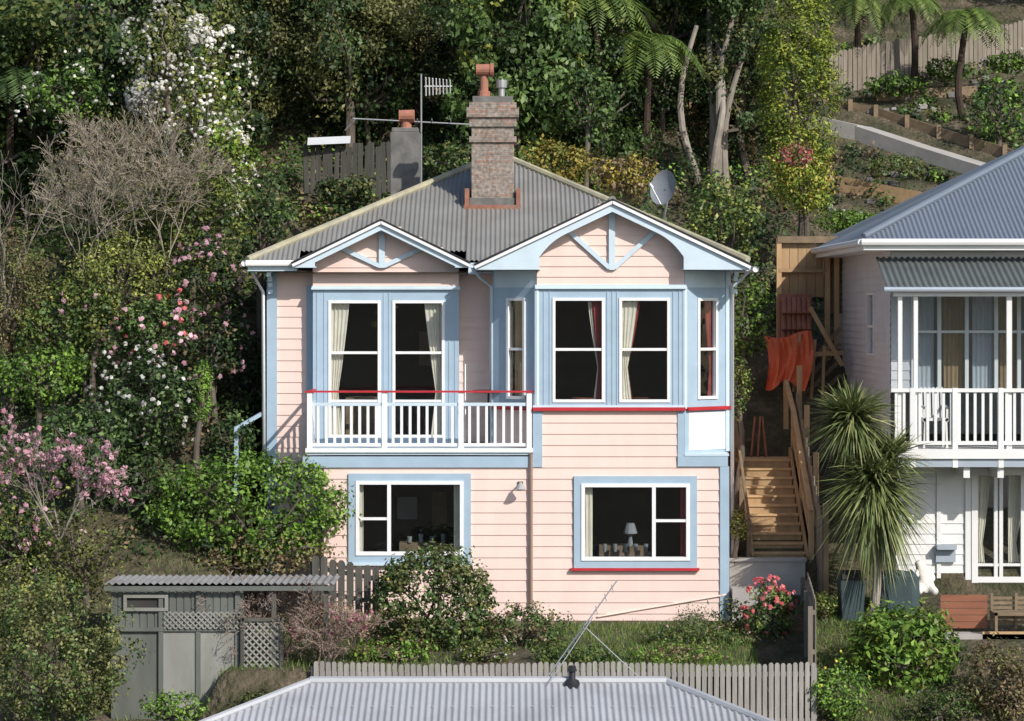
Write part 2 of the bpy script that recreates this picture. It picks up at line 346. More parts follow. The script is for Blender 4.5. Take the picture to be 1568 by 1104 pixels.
for i in range(1,4): tr.fbox(FCD,.1,lCD-.1,.02,.024,3.25+i*.2,3.255+i*.2,'blue')
for u in (833,842,930,938,945,1031,1040): tr.fbox(F0,X(u,0)-.012,X(u,0)+.012,.03,.042,bz+.06,Z(446,0),'blue')
for u in (486,497,588,596,688,697): tr.fbox(FG,X(u,1.2)-.012,X(u,1.2)+.012,.03,.042,zf,Z(448,1.2),'blue')
for (px,py) in (B,C): tr.tube([(px,py,bz),(px,py,ztop-.3)],[.055,.055],'pale',8)
tr.fbox(F0,.40,3.32,0,.1,bz-.035,bz+.03,'red'); tr.fbox(FAB,0,lAB-.02,0,.08,bz-.035,bz+.028,'red'); tr.fbox(FCD,.03,lCD+.03,0,.08,bz-.035,bz+.028,'red')
tr.fbox(F0,.40,3.32,0,.05,bz+.031,bz+.07,'pale')
tr.fbox(F0,.40,.58,.0,.035,Z(715,0),bz-.04,'blue')
tr.fbox(F0,3.17,3.3,.0,.035,3.15,bz-.04,'blue')
tr.fbox(F0,3.17,4.13,.026,.05,2.95,3.15,'blue'); tr.fbox(F0,3.3,4.15,-.8,.06,3.15,3.19,'pale')
tr.fbox(F0,3.98,4.155,.0,.045,-.3,2.95,'blue')
tr.fbox(F0,-4.0,.40,.026,.05,2.93,3.14,'blue')
tr.fbox(FW,-4.83,-4.63,0,.045,0,ztop,'blue'); tr.fbox(FW,-4.05,-3.9,0,.04,3.3,ztop-.3,'blue')
tr.fbox(FR,lr-.12,lr,0,.04,zf,ztop,'blue')
tr.fbox(FCD,lCD-.1,lCD+.03,0,.045,3.2,ztop,'pale')
for h in (wl,wr): casing(F0,h,.14,.03,.06,'blue')
tr.fbox(F0,wr[0]-.2,wr[1]+.18,.0,.11,wr[2]-.19,wr[2]-.14,'red')
tr.fbox(F0,wl[0]-.2,wl[1]+.18,.0,.11,wl[2]-.19,wl[2]-.14,'pale')
tr.fbox(F0,.44,3.33,.03,.07,Z(441,0),Z(436,0),'pale'); tr.fbox(FG,-3.92,-1.02,.03,.08,Z(444,1.2),Z(438,1.2),'pale')
window(win,F0,*wl,rails=[(wl[0]+.05,X(595,0),Z(794,0))],mulls=[X(596,0)],n=.03,fw=.07)
window(win,F0,*wr,rails=[(X(1001,0),wr[1]-.05,Z(797,0))],mulls=[X(1001,0)],n=.03,fw=.07)
for h in (g1,g2): window(win,FG,*h,rails=[Z(540,1.2),Z(614,1.2)],n=.0)
for h in (b1,b2): window(win,F0,*h,rails=[Z(535,0)],n=.0)
window(win,FAB,*a1,rails=[Z(535,0)],n=0); window(win,FCD,*d1,rails=[Z(535,0)],n=0)
curtain(cur,FG,g1[0]+.03,1,.38,g1[2],g1[3],True); curtain(cur,FG,g2[1]-.03,-1,.38,g2[2],g2[3],True)
curtain(cur,F0,b1[1]-.03,-1,.22,b1[2],b1[3],True,k='redcur'); curtain(cur,F0,b2[0]+.03,1,.34,b2[2],b2[3],True)
curtain(cur,F0,b1[1]+.0,-1,.33,b1[2],b1[3],True,n=-.14,k='cream'); curtain(cur,F0,b2[0],1,.43,b2[2],b2[3],True,n=-.14,k='redcur')
curtain(cur,FCD,d1[1],-1,.22,d1[2],d1[3],True,k='redcur'); curtain(cur,FAB,a1[0]+.1,1,.36,a1[2],a1[3],False,k='tan')
curtain(cur,F0,wr[0]+.07,1,.15,wr[2],wr[3],False); curtain(cur,F0,wr[1]-.05,-1,.12,wr[2],wr[3],False,k='redcur')
curtain(cur,F0,wl[1]-.07,-1,.12,wl[2],wl[3],False); curtain(cur,F0,wl[0]+.04,1,.10,wl[2],wl[3],False)
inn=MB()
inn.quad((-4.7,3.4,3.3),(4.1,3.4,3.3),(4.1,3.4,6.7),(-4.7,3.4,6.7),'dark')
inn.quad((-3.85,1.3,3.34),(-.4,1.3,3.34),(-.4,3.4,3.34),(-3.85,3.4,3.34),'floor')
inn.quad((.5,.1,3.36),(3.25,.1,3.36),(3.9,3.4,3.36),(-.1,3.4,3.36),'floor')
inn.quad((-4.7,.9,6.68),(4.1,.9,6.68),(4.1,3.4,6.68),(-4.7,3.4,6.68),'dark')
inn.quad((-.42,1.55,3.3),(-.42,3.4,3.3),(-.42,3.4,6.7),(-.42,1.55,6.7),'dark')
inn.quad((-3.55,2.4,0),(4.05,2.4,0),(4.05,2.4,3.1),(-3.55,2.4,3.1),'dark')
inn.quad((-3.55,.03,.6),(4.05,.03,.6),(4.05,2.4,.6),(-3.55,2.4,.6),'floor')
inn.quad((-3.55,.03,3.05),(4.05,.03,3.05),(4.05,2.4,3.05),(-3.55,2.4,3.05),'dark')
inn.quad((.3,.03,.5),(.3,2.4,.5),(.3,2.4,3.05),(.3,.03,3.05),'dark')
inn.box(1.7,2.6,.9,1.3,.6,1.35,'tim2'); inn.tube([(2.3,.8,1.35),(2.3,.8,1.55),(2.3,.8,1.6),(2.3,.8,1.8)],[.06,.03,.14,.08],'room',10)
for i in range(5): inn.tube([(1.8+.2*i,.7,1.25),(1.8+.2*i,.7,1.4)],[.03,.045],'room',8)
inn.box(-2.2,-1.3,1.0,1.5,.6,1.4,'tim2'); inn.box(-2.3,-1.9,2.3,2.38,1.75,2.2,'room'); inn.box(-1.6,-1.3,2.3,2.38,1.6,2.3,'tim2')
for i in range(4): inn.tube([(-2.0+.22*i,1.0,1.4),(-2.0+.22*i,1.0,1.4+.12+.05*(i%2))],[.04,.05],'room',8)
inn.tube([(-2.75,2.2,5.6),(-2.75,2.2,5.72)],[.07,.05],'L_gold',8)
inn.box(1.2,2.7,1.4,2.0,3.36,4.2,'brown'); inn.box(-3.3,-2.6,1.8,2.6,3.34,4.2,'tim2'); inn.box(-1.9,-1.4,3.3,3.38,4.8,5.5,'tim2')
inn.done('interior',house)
# balcony
bal=MB(); bx0=-3.92; bx1=.37; by=-.02
bal.box(bx0,bx1,by-.02,1.5,3.17,3.29,'pale'); bal.box(bx0-.03,bx1+.03,by-.06,by-.02,3.22,3.30,'white')
zt=Z(601,0); zr=Z(619,0); zb=Z(681,0)
posts=(bx0+.05,X(589,0),X(706,0),bx1-.04)
for px in posts: bal.box(px-.05,px+.05,by-.03,by+.07,3.29,zt,'white')
bal.box(bx0-.04,bx1+.03,by-.05,by+.09,zt-.0,zt+.035,'red')
bal.box(bx0+.1,bx1-.09,by,by+.04,zr-.03,zr+.03,'pale'); bal.box(bx0+.1,bx1-.09,by,by+.04,zb-.03,zb+.03,'white')
for p,q in zip(posts[:-1],posts[1:]):
    n=int(round((q-p-.1)/.145))
    for i in range(1,n):
        x=p+(q-p)*i/n; bal.box(x-.026,x+.026,by+.006,by+.034,zb+.03,zr-.03,'white')
for i in range(9):
    y=.2+1.2*i/8; bal.box(bx0+.04,bx0+.06,y-.026,y+.026,zb+.03,zr-.03,'white')
bal.box(bx0+.02,bx0+.08,.07,1.5,zt,zt+.035,'red'); bal.box(bx0+.03,bx0+.07,.07,1.5,zr-.03,zr+.03,'pale'); bal.box(bx0+.03,bx0+.07,.07,1.5,zb-.03,zb+.03,'white')
bal.tube([(-.45,.9,3.29),(-.45,.9,4.35)],[.03,.03],'black',8); bal.tube([(-.45,.9,4.33),(-.45,.9,4.38)],[.32,.32],'black',16)
bal.done('balcony',house)
# gables
roof=MB()
def gable(xL,xR,zE,zA,yf,yb,yface,inL,inR,zfb,faceL,faceR,barge=.2):
    xA=(xL+xR)/2; sl=(zA-zE)/(xA-xL)
    corr(roof,[(xL,yf,zE),(xL,yb,zE),(xA,yb,zA),(xA,yf,zA)],'roof')
    corr(roof,[(xR,yf,zE),(xR,yb,zE),(xA,yb,zA),(xA,yf,zA)],'roof')
    tr.tube([(xA,yf-.03,zA+.03),(xA,yb,zA+.03)],[.07,.07],'roof',8)
    Fy=ffront(yf); zB=zE-.06
    def top(x): return zE+sl*(x-xL) if x<xA else zE+sl*(xR-x)
    def bot(x):
        d=x-inL if x<xA else inR-x
        if d<0: return zB
        li=top(x)-barge; st=zB+.24; t=min(1,d/.55)
        x0=top(inL if x<xA else inR)-barge
        return li-max(0,(x0-st))*(1-t)**2.6
    xs=sorted(set(list(np.linspace(xL,xR,90))+[inL-1e-4,inL+1e-4,inR-1e-4,inR+1e-4,xA]))
    for p,q in zip(xs[:-1],xs[1:]):
        tr.hexa([Fy(p,.0,bot(p)),Fy(q,.0,bot(q)),Fy(q,-.05,bot(q)),Fy(p,-.05,bot(p)),Fy(p,.0,top(p)-.01),Fy(q,.0,top(q)-.01),Fy(q,-.05,top(q)-.01),Fy(p,-.05,top(p)-.01)],'pale')
    for s0,s1 in ((xL,xA),(xR,xA)):
        tr.beam((s0,yf-.03,zE-.02),(s1,yf-.03,zA-.02),.06,.055,'white')
    for s0,s1 in ((xL-.02,xA),(xR+.02,xA)):
        tr.beam((s0,yf-.02,zE+.035),(s1,yf-.02,zA+.035),.09,.03,'black')
    Ff=ffront(yface)
    def clip(z):
        m=(z-zE)/sl
        return (xL+max(0,m)+.02,xR-max(0,m)-.02)
    boards(wall,Ff,faceL,faceR,zfb,zA,[],'pink',.2,clip)
    tr.fbox(Ff,faceL-.03,faceR+.03,.0,.06,zfb-.03,zfb,'pale')
    tr.fbox(Ff,xA-.06,xA+.06,.03,.075,zB+.0,zA-barge*.5,'pale')
    for sg in (-1,1):
        tr.beam((xA+sg*.05,yface-.05,zB+.04),(xA+sg*(xA-inL)*.62,yface-.05,zA-(xA-inL)*.62*sl-.12),.045,.085,'pale')
    for s0,s1 in ((xL,inL+.02),(inR-.02,xR)): tr.box(s0,s1,yf+.05,1.0,zB,zB+.02,'pale')
    for s0 in (xL,xR): roof.quad((s0,yf,zE-.03),(s0,yface,zE-.03),(xA,yface,zA-.03),(xA,yf,zA-.03),'pale')
gf=.78
gable(X(448,gf),X(719,gf),Z(405,gf),Z(339,gf),gf,2.8,1.16,X(482,gf),X(697,gf),Z(441,1.16),-3.9,-1.04,.17)
gf=-.38
gable(X(727,gf),X(1149,gf),Z(408,gf),Z(308,gf),gf,3.4,-.03,X(826,gf),X(1047,gf),Z(440,0),.475,3.3,.2)
# main hip
ze=6.89; sl=.48; xa,xb=-5.15,4.6; xm=(xa+xb)/2; hw=(xb-xa)/2; ya=.9; yr=ya+hw; zr_=ze+sl*hw; yr2=yr+2.0; yb=yr2+hw
def rp(x,y): return (x,y,ze+sl*(y-ya))
corr(roof,[rp(xa,ya),rp(-4.15,ya),rp(-4.15,ya+(-4.15-xa))],'roof')
corr(roof,[rp(-4.15,1.3),rp(-.9,1.3),rp(-.9,ya+(-.9-xa)),rp(-4.15,ya+(-4.15-xa))],'roof')
corr(roof,[rp(-.9,ya),rp(xb,ya),rp(xm,yr),rp(-.9,ya+(-.9-xa))],'roof')
corr(roof,[(xa,ya,ze),(xa,yb,ze),(xm,yr2,zr_),(xm,yr,zr_)],'roof')
corr(roof,[(xb,ya,ze),(xb,yb,ze),(xm,yr2,zr_),(xm,yr,zr_)],'roof')
corr(roof,[(xa,yb,ze),(xb,yb,ze),(xm,yr2,zr_)],'roof')
for a,b in (((xa,ya,ze),(xm,yr,zr_)),((xb,ya,ze),(xm,yr,zr_)),((xm,yr,zr_),(xm,yr2,zr_))):
    tr.tube([(a[0],a[1],a[2]+.03),(b[0],b[1],b[2]+.04)],[.075,.075],'ridge',8)
tr.box(xa,-4.2,ya,1.55,ze-.19,ze-.03,'pale'); tr.box(xa,-4.83,1.55,yb-1,ze-.19,ze-.03,'pale'); tr.box(4.22,xb,.5,yb-1,ze-.2,ze-.03,'pale')
tr.box(-.85,-.68,.8,1.5,ze-.25,ze-.03,'pale')
tr.box(-.83,-.34,.9,1.5,6.66,6.69,'pale')
roof.done('roof',house,True)
gut=MB()
gut.tube([(xa-.03,ya-.06,ze-.04),(-4.25,ya-.06,ze-.04)],[.06,.06],'white',8); gut.tube([(xa-.06,ya-.08,ze-.04),(xa-.06,yb-.5,ze-.04)],[.06,.06],'white',8)
gut.tube([(xb+.04,-.3,ze-.17),(xb+.04,yb-.5,ze-.04)],[.06,.06],'white',8)
gut.tube([(-.765,.5,ze-.1),(-.765,.66,ze-.14),(-.62,.78,ze-.32),(-.40,.82,ze-.5),(-.40,.82,3.35)],[.035]*5,'pale',8)
gut.tube([(.36,-.06,3.2),(.36,-.06,.25)],[.04,.04],'pink',8)
gut.tube([(4.55,.2,ze-.2),(4.4,.45,ze-.38),(4.28,.75,ze-.5),(4.28,.75,.9)],[.035]*4,'white',8)
gut.tube([(xa+.05,1.2,ze-.2),(-4.9,1.42,ze-.6),(-4.88,1.42,2.5)],[.035]*3,'white',8)
gut.tube([(-.9,.3,3.4),(-.9,.3,4.9)],[.012,.012],'white',6)
gut.tube([(X(915,0),-.04,.08),(X(1112,0),-.04,.50)],[.018]*2,'pink',6)
gut.done('gutters_and_downpipes',house,True)
for (x,y) in ((-4.75,1.38),(4.3,.35)):
    for i in range(5):
        a=i/4*math.pi/2; tr.box(x-.04,x+.04,y-.02-.34*(1-math.cos(a))-.02,y,ze-.6+.34*math.sin(a)-.03,ze-.6+.34*math.sin(a)+.05,'pale')
wall.done('walls',house); tr.done('trim',house); win.done('windows',house); cur.done('curtains',house)
bv=MB()
for u0,u1 in ((930,962),(968,1000)): bv.box(X(u0,0),X(u1,0),-.04,.0,Z(962,0),Z(951,0),'black')
bv.done('vents',house)
lp=MB(); lx=X(797,0); lz=Z(742,0)
lp.box(lx-.05,lx+.05,-.04,0,lz-.09,lz+.06,'black'); lp.tube([(lx,-.04,lz+.03),(lx,-.25,lz+.06)],[.015,.015],'black',6); lp.tube([(lx,-.25,lz+.06),(lx,-.27,lz-.08)],[.03,.10],'alu',10); lp.done('wall_lamp',house)
# brick chimney
ch=MB(); cx0,cx1=X(722,3.3),X(787,3.3); cy0,cy1=3.3,4.1; cb=7.7
def ring(e,z0,z1,k='brick'): ch.box(cx0-e,cx1+e,cy0-e,cy1+e,z0,z1,k)
z1=Z(218,3.3)
ring(0,cb,z1); ring(.05,z1,z1+.12); ring(.0,z1+.12,z1+.32); ring(.05,z1+.32,Z(180,3.3)); ring(.1,Z(180,3.3),Z(165,3.3)); ring(.05,Z(165,3.3),Z(157,3.3)); ring(-.02,Z(157,3.3),Z(147,3.3),'conc')
ring(.04,Z(318,3.3)-.1,Z(303,3.3),'conc')
ch.box(cx0-.16,cx1+.14,cy0-.14,cy0-.05,Z(322,3.2)-.05,Z(314,3.2),'rust'); ch.box(cx0-.14,cx0-.045,cy0-.1,cy0+.9,Z(322,3.2),Z(296,3.2)+.1,'rust'); ch.box(cx1+.045,cx1+.13,cy0-.1,cy0+.9,Z(322,3.2),Z(296,3.2)+.1,'rust')
pz=Z(147,3.3); px=X(741,3.5)
ch.tube([(px,3.65,pz),(px,3.65,pz+.12),(px,3.65,pz+.13),(px,3.65,pz+.5)],[.13,.13,.09,.085],'terra',14)
ch.tube([(px-.16,3.6,pz+.56),(px+.17,3.6,pz+.56)],[.12,.12],'terra',14); ch.tube([(px+.13,3.6,pz+.56),(px+.2,3.6,pz+.56)],[.14,.14],'terra',14)
ch.tube([(px-.172,3.6,pz+.56),(px-.165,3.6,pz+.56)],[.09,.09],'black',14)
qx=X(768,3.5); ch.tube([(qx,3.7,pz),(qx,3.7,pz+.32)],[.07,.07],'metal',12); ch.tube([(qx,3.7,pz+.2),(qx,3.7,pz+.36)],[.11,.12],'metal',12)
ch.done('brick_chimney',house,False,.012)
ch=MB(); cx0,cx1=X(598,6),X(643,6)
ch.box(cx0,cx1,5.8,6.4,7.5,Z(203,6),'conc'); ch.box(cx0+.03,cx1-.03,5.83,6.37,Z(203,6),Z(196,6),'conc')
px=X(622,6); pz=Z(196,6); ch.tube([(px,6,pz),(px,6,pz+.22)],[.12,.11],'terra',12); ch.tube([(px-.15,5.95,pz+.25),(px+.18,5.95,pz+.25)],[.13,.14],'terra',12)
ch.done('concrete_chimney',house,False,.012)
an=MB(); ay=6.5; ax=X(645,ay)
an.tube([(ax,ay,8.0),(ax,ay,Z(113,ay))],[.022,.018],'metal',6)
an.tube([(X(540,ay),ay-.1,Z(182,ay)),(X(718,ay),ay+.1,Z(190,ay))],[.016,.016],'metal',6)
for u in (545,572,640,662,690): an.tube([(X(u,ay),ay-.35,Z(184,ay)),(X(u,ay),ay+.35,Z(187,ay))],[.01,.01],'metal',5)
an.tube([(X(528,ay),ay,Z(200,ay)),(X(545,ay),ay,Z(181,ay))],[.01,.01],'metal',5)
an.tube([(X(650,ay),ay,Z(132,ay)),(X(692,ay),ay,Z(132,ay))],[.014,.014],'white',6)
for i in range(8):
    u=652+i*5.3; an.tube([(X(u,ay),ay-.1,Z(119+i*.6,ay)),(X(u,ay),ay+.1,Z(146-i*.6,ay))],[.014,.014],'white',5)
an.done('tv_antenna',house)
ds=MB(); dy=3.2; c=Vector((X(1015,dy),dy,Z(287,dy))); ax_=Vector((-.55,-.8,.25)).normalized(); r_=ax_.cross(Vector((0,0,1))).normalized(); u_=r_.cross(ax_)
rings=[]
for i in range(6):
    t=i/5; rings.append([tuple(c+(r_*math.cos(a)*.30+u_*math.sin(a)*.37)*t-ax_*.1*(1-t*t)) for a in np.linspace(0,2*math.pi,29)])
for i in range(5):
    for j in range(28): ds.quad(rings[i][j],rings[i][j+1],rings[i+1][j+1],rings[i+1][j],'dish')
ds.tube([tuple(c-u_*.35),tuple(c+ax_*.45-u_*.1)],[.012,.012],'metal',6); ds.tube([tuple(c+ax_*.42-u_*.12),tuple(c+ax_*.52-u_*.08)],[.04,.04],'metal',8)
ds.tube([tuple(c-ax_*.1),(c.x+.12,dy+.1,c.z-.15),(c.x+.0,dy+.1,c.z-.75)],[.03,.025,.025],'metal',8)
ds.done('satellite_dish',house,True)

# ---------------------------------------------------------------- neighbour house
nb=empty('grey_weatherboard_house'); w=MB(); r2=MB(); t2=MB()
NX=7.4; Fn1=ffront(1.0); Fn6=ffront(.7)
corr(r2,[(6.8,.55,7.3),(17.5,.55,7.3),(12.15,5.9,9.92)],'roof_n'); corr(r2,[(6.8,.55,7.3),(6.8,12.,7.3),(12.15,8,9.92),(12.15,5.9,9.92)],'roof_n')
t2.tube([(6.8,.55,7.36),(12.15,5.9,9.97)],[.07,.07],'roof_n',8)
t2.tube([(6.75,.48,7.25),(17.5,.48,7.25)],[.07,.07],'nwhite',8); t2.tube([(6.75,.48,7.25),(6.75,9,7.25)],[.07,.07],'nwhite',8)
t2.box(6.8,17.5,.52,1.0,7.1,7.2,'nwhite'); t2.box(6.8,7.4,1.0,9,7.1,7.2,'nwhite')
boards(w,Fn1,NX,17,4.4,7.12,[(X(1395,1),17,Z(600,1),Z(442,1))],'ngrey',.18)
Fs,l_=frame(NX,9,NX,1); boards(w,Fs,0,l_,1,7.12,[(l_-3.2,l_-2.2,5.,6.3)],'ngrey',.14)
window(t2,Fs,l_-3.2,l_-2.2,5.,6.3,rails=[5.6],n=.0,k='nwhite')
corr(r2,[(7.1,-.45,6.36),(17,-.45,6.36),(17,1.0,6.95),(7.1,1.0,6.95)],'roof_d',.12,.02)
t2.tube([(7.05,-.5,6.33),(17,-.5,6.33)],[.05,.05],'nblue',8); t2.box(7.25,17,-.38,-.3,6.2,6.33,'nwhite')
gw=(X(1395,1),16.9,Z(600,1),Z(442,1))
mull=[X(u,1) for u in (1438,1480,1525,1560,1600,1650,1700)]
window(t2,Fn1,*gw,rails=[Z(508,1)],mulls=mull,n=0,k='nwhite')
for i,u in enumerate((1400,1445,1490,1532)): curtain(w,Fn1,X(u,1),1,.40,gw[2],gw[3],False,k='tan' if i%2 else 'ngrey')
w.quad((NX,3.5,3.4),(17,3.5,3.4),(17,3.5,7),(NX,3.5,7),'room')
for u in (1378,1402): t2.box(X(u,-.3)-.04,X(u,-.3)+.04,-.34,-.26,3.3,6.25,'nwhite')
t2.box(X(1545,-.3)-.05,X(1545,-.3)+.05,-.34,-.26,3.3,6.25,'nwhite'); t2.box(14.3,14.4,-.34,-.26,3.3,6.25,'nwhite')
t2.quad((X(1380,-.3),-.3,4.4),(14.3,-.3,4.4),(14.3,-.3,6.2),(X(1380,-.3),-.3,6.2),'glass')
t2.box(7.2,17,-.45,1,3.12,3.3,'nwhite'); t2.box(7.25,17,-.40,1,2.96,3.12,'nblue')
t2.box(7.2,17,-.4,-.3,Z(598,-.35)-.03,Z(598,-.35)+.04,'nwhite'); t2.box(7.2,17,-.38,-.32,3.38,3.45,'nwhite')
x=7.3
while x<15: t2.box(x-.026,x+.026,-.37,-.33,3.4,Z(598,-.35),'nwhite'); x+=.15
for u in (1397,1462,1532,1600): t2.box(X(u,-.35)-.05,X(u,-.35)+.05,-.41,-.29,2.95,Z(594,-.35),'nwhite')
for u in (1480,1532): t2.box(X(u,-.3)-.06,X(u,-.3)+.06,-.32,.6,2.75,2.96,'nwhite')
dr=(X(1487,.7),X(1600,.7),.65,Z(718,.7))
boards(w,Fn6,7.45,17,.2,2.96,[dr],'nwhite',.2)
Fs3,l3=frame(7.45,9,7.45,.7); boards(w,Fs3,0,l3,0,2.96,[],'ngrey',.2)
t2.fbox(Fn6,X(1437,.7)-.04,X(1437,.7)+.04,0,.05,.3,2.96,'nwhite')
window(t2,Fn6,*dr,mulls=[X(1524,.7),X(1532,.7),X(1565,.7)],rails=[1.0],fw=.12,n=.03,k='nwhite')
t2.fbox(Fn6,dr[0]-.12,dr[0],0,.06,.6,dr[3]+.12,'nwhite'); t2.fbox(Fn6,dr[0],dr[1],0,.058,dr[3],dr[3]+.12,'nwhite')
curtain(w,Fn6,dr[0]+.12,1,.3,.7,dr[3],True,k='cream'); curtain(w,Fn6,X(1545,.7),1,.4,.7,dr[3],True,k='cream')
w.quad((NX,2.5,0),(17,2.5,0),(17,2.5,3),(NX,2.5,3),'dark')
t2.fbox(Fn6,X(1432,.7),X(1462,.7),.05,.25,Z(840,.7),Z(833,.7),'nblue')
t2.fbox(Fn6,X(1432,.7),X(1462,.7),.05,.1,Z(860,.7),Z(840,.7),'nblue')
w.done('walls',nb); r2.done('roof',nb,True); t2.done('trim_and_windows',nb)
chm=MB(); cx=X(1430,.2)
for dx in (-.22,.22):
    for dyy in (0,.42): chm.beam((cx+dx,dyy,3.3),(cx+dx*.9,dyy,3.85),.04,.04,'nwhite')
    chm.beam((cx+dx,.42,3.8),(cx+dx*1.05,.52,4.42),.04,.04,'nwhite'); chm.beam((cx+dx,0,4.08),(cx+dx,.45,4.1),.05,.03,'nwhite'); chm.beam((cx+dx,0,3.8),(cx+dx,0,4.08),.04,.04,'nwhite')
chm.box(cx-.25,cx+.25,-.02,.45,3.82,3.87,'nwhite')
for i in range(6): chm.beam((cx-.2+.08*i,.44,3.86),(cx-.2+.08*i,.53,4.45),.05,.02,'nwhite')
chm.done('garden_chair')

# ---------------------------------------------------------------- foreground house roof
fh=empty('silver_roof_house'); f=MB(); fw_=MB()
ry=-10.; rz=.24; rx0=X(475,ry); rx1=X(1020,ry); k=.28; ex=4.2
fl=(rx0-ex,ry-ex,rz-k*ex); frr=(rx1+ex,ry-ex,rz-k*ex); bl=(rx0-.7,ry+1.8,rz-1.1); br=(rx1+.7,ry+1.8,rz-1.1); r0=(rx0,ry,rz); r1=(rx1,ry,rz)
corr(f,[fl,frr,r1,r0],'roof_f',.1,.018); corr(f,[bl,br,r1,r0],'roof_f',.1,.018)
corr(f,[fl,bl,r0],'roof_f',.1,.018); corr(f,[frr,br,r1],'roof_f',.1,.018)
f.done('roof',fh,True)
fw_.tube([(rx0,ry,rz+.03),(rx1,ry,rz+.03)],[.075,.075],'roof_f',8)
for a,b in ((r0,fl),(r0,bl),(r1,frr),(r1,br)): fw_.tube([(a[0],a[1],a[2]+.03),(b[0],b[1],b[2]+.03)],[.06,.06],'roof_f',8)
# overlap seams in the sheets and rows of roofing screws
for j,dd in enumerate((.9,2.1,3.3)):
    x=rx0-dd+.1
    while x<rx1+dd-.1: fw_.tube([(x,ry-dd,rz-k*dd+.035),(x,ry-dd-.002,rz-k*dd+.05)],[.012,.008],'alu',6); x+=.3
ps=[(rx0-ex+.5,ry-ex+.4),(rx1+ex-.5,ry-ex+.4),(rx1+.4,ry+1.5),(rx0-.4,ry+1.5)]
for i in range(4):
    Fq,l=frame(*ps[i],*ps[(i+1)%4]); boards(fw_,Fq,0,l,-5.,-1.0,[],'nwhite')
fw_.done('walls_and_ridge',fh)
rv=MB(); vx=X(876,ry)
rv.tube([(vx,ry-.1,rz-.05),(vx,ry-.1,rz+.06),(vx,ry-.1,rz+.08),(vx,ry-.1,rz+.22),(vx,ry-.1,rz+.23)],[.14,.10,.05,.05,.02],'black',14); rv.tube([(vx,ry-.1,rz+.2),(vx,ry-.1,rz+.28)],[.075,.05],'black',12)
rv.done('roof_vent',fh,True)
fa=MB(); fy=-9.9
fa.tube([(X(830,fy),fy,Z(1048,fy)),(X(946,fy),fy+.3,Z(892,fy))],[.014,.010],'metal',6)
fa.tube([(X(836,fy),fy-.3,Z(1048,fy)),(X(908,fy),fy,Z(945,fy))],[.008,.008],'metal',6)
fa.tube([(X(898,fy),fy,Z(962,fy)),(X(987,fy),fy,Z(1045,fy))],[.008,.008],'alu',6)
fa.tube([(X(963,fy),fy-.05,Z(1042,fy)),(X(987,fy),fy-.05,Z(1040,fy))],[.008,.008],'alu',6)
for t in (.55,.72,.84,.93):
    px=X(830,fy)+(X(946,fy)-X(830,fy))*t; pz=Z(1048,fy)+(Z(892,fy)-Z(1048,fy))*t
    fa.tube([(px,fy-.35,pz-.0),(px,fy+.5,pz+.02)],[.006,.006],'metal',5)
fa.done('rooftop_tv_antenna')

# ---------------------------------------------------------------- fences etc
def fence(name,pts,height,bw,gap,k,ztopf=None,thick=.02,sink=.1,jit=.02,round_=True,lean=0.):
    mb=MB(); rn=random.Random(len(name)*7)
    for (x0,y0),(x1,y1) in zip(pts[:-1],pts[1:]):
        Fq,l=frame(x0,y0,x1,y1); s=0
        while s<l:
            mx,my,_=Fq(s,0,0); g=H(mx,my); zt=(ztopf(mx) if ztopf else g+height)+rn.uniform(-jit,jit); b=min(g-sink,zt-.3) if not ztopf else zt-height
            w_=bw*rn.uniform(.92,1.05); tn=rn.uniform(0,.006); le=rn.uniform(-lean,lean)
            if round_:
                mb.fbox(Fq,s,s+w_,tn,thick+tn,b,zt-w_*.35,k)
                mb.hexa([Fq(s,thick+tn,zt-w_*.35),Fq(s+w_,thick+tn,zt-w_*.35),Fq(s+w_,tn,zt-w_*.35),Fq(s,tn,zt-w_*.35),Fq(s+w_*.25,thick+tn,zt),Fq(s+w_*.75,thick+tn,zt),Fq(s+w_*.75,tn,zt),Fq(s+w_*.25,tn,zt)],k)
            else:
                mb.hexa([Fq(s,thick+tn,b),Fq(s+w_,thick+tn,b),Fq(s+w_,tn,b),Fq(s,tn,b),Fq(s+le,thick+tn,zt),Fq(s+w_+le,thick+tn,zt),Fq(s+w_+le,tn,zt),Fq(s+le,tn,zt)],k)
            s+=bw+gap
        n=max(1,int(l/2.2))
        for i in range(n+1):
            q=l*i/n; mx,my,_=Fq(q,0,0); zt=(ztopf(mx) if ztopf else H(mx,my)+height)-.1
            mb.fbox(Fq,q-.05,q+.05,-.12,-.04,zt-height,zt,k)
            if i<n:
                q2=l*(i+1)/n; m2=Fq(q2,0,0); zt2=(ztopf(m2[0]) if ztopf else H(m2[0],m2[1])+height)-.1
                for dz in (.1,height*.6): mb.beam(Fq(q,-.02,zt-dz),Fq(q2,-.02,zt2-dz),.04,.08,k)
    return mb.done(name)
fence('paling_fence',[(X(482,-5),-5.2),(X(1245,-5),-5.2)],1.5,.078,.026,'paling',ztopf=lambda x:Z(1015,-5.2)+.02*math.sin(x*1.3),jit=.016)
fence('boundary_fence',[(X(1247,-5),-5.1),(5.62,-.2)],1.3,.14,.005,'paling_t',ztopf=lambda x:.95,jit=.02,round_=False)
fence('garden_fence',[(X(478,-1.5),-1.5),(X(575,-1.5),-1.5)],.9,.13,.03,'paling_d',ztopf=lambda x:Z(852,-1.5)-.18*(x-X(478,-1.5)),jit=.03)
fence('dark_garden_fence',[(X(170,0),0.2),(X(245,0),0.2)],1.2,.12,.02,'paling_d',ztopf=lambda x:Z(745,0))
fence('back_fence',[(X(465,12.5),12.8),(X(605,12.5),12.2)],1.2,.12,.03,'paling_d',ztopf=lambda x:Z(222,12.5),jit=.07,round_=False,lean=.05)
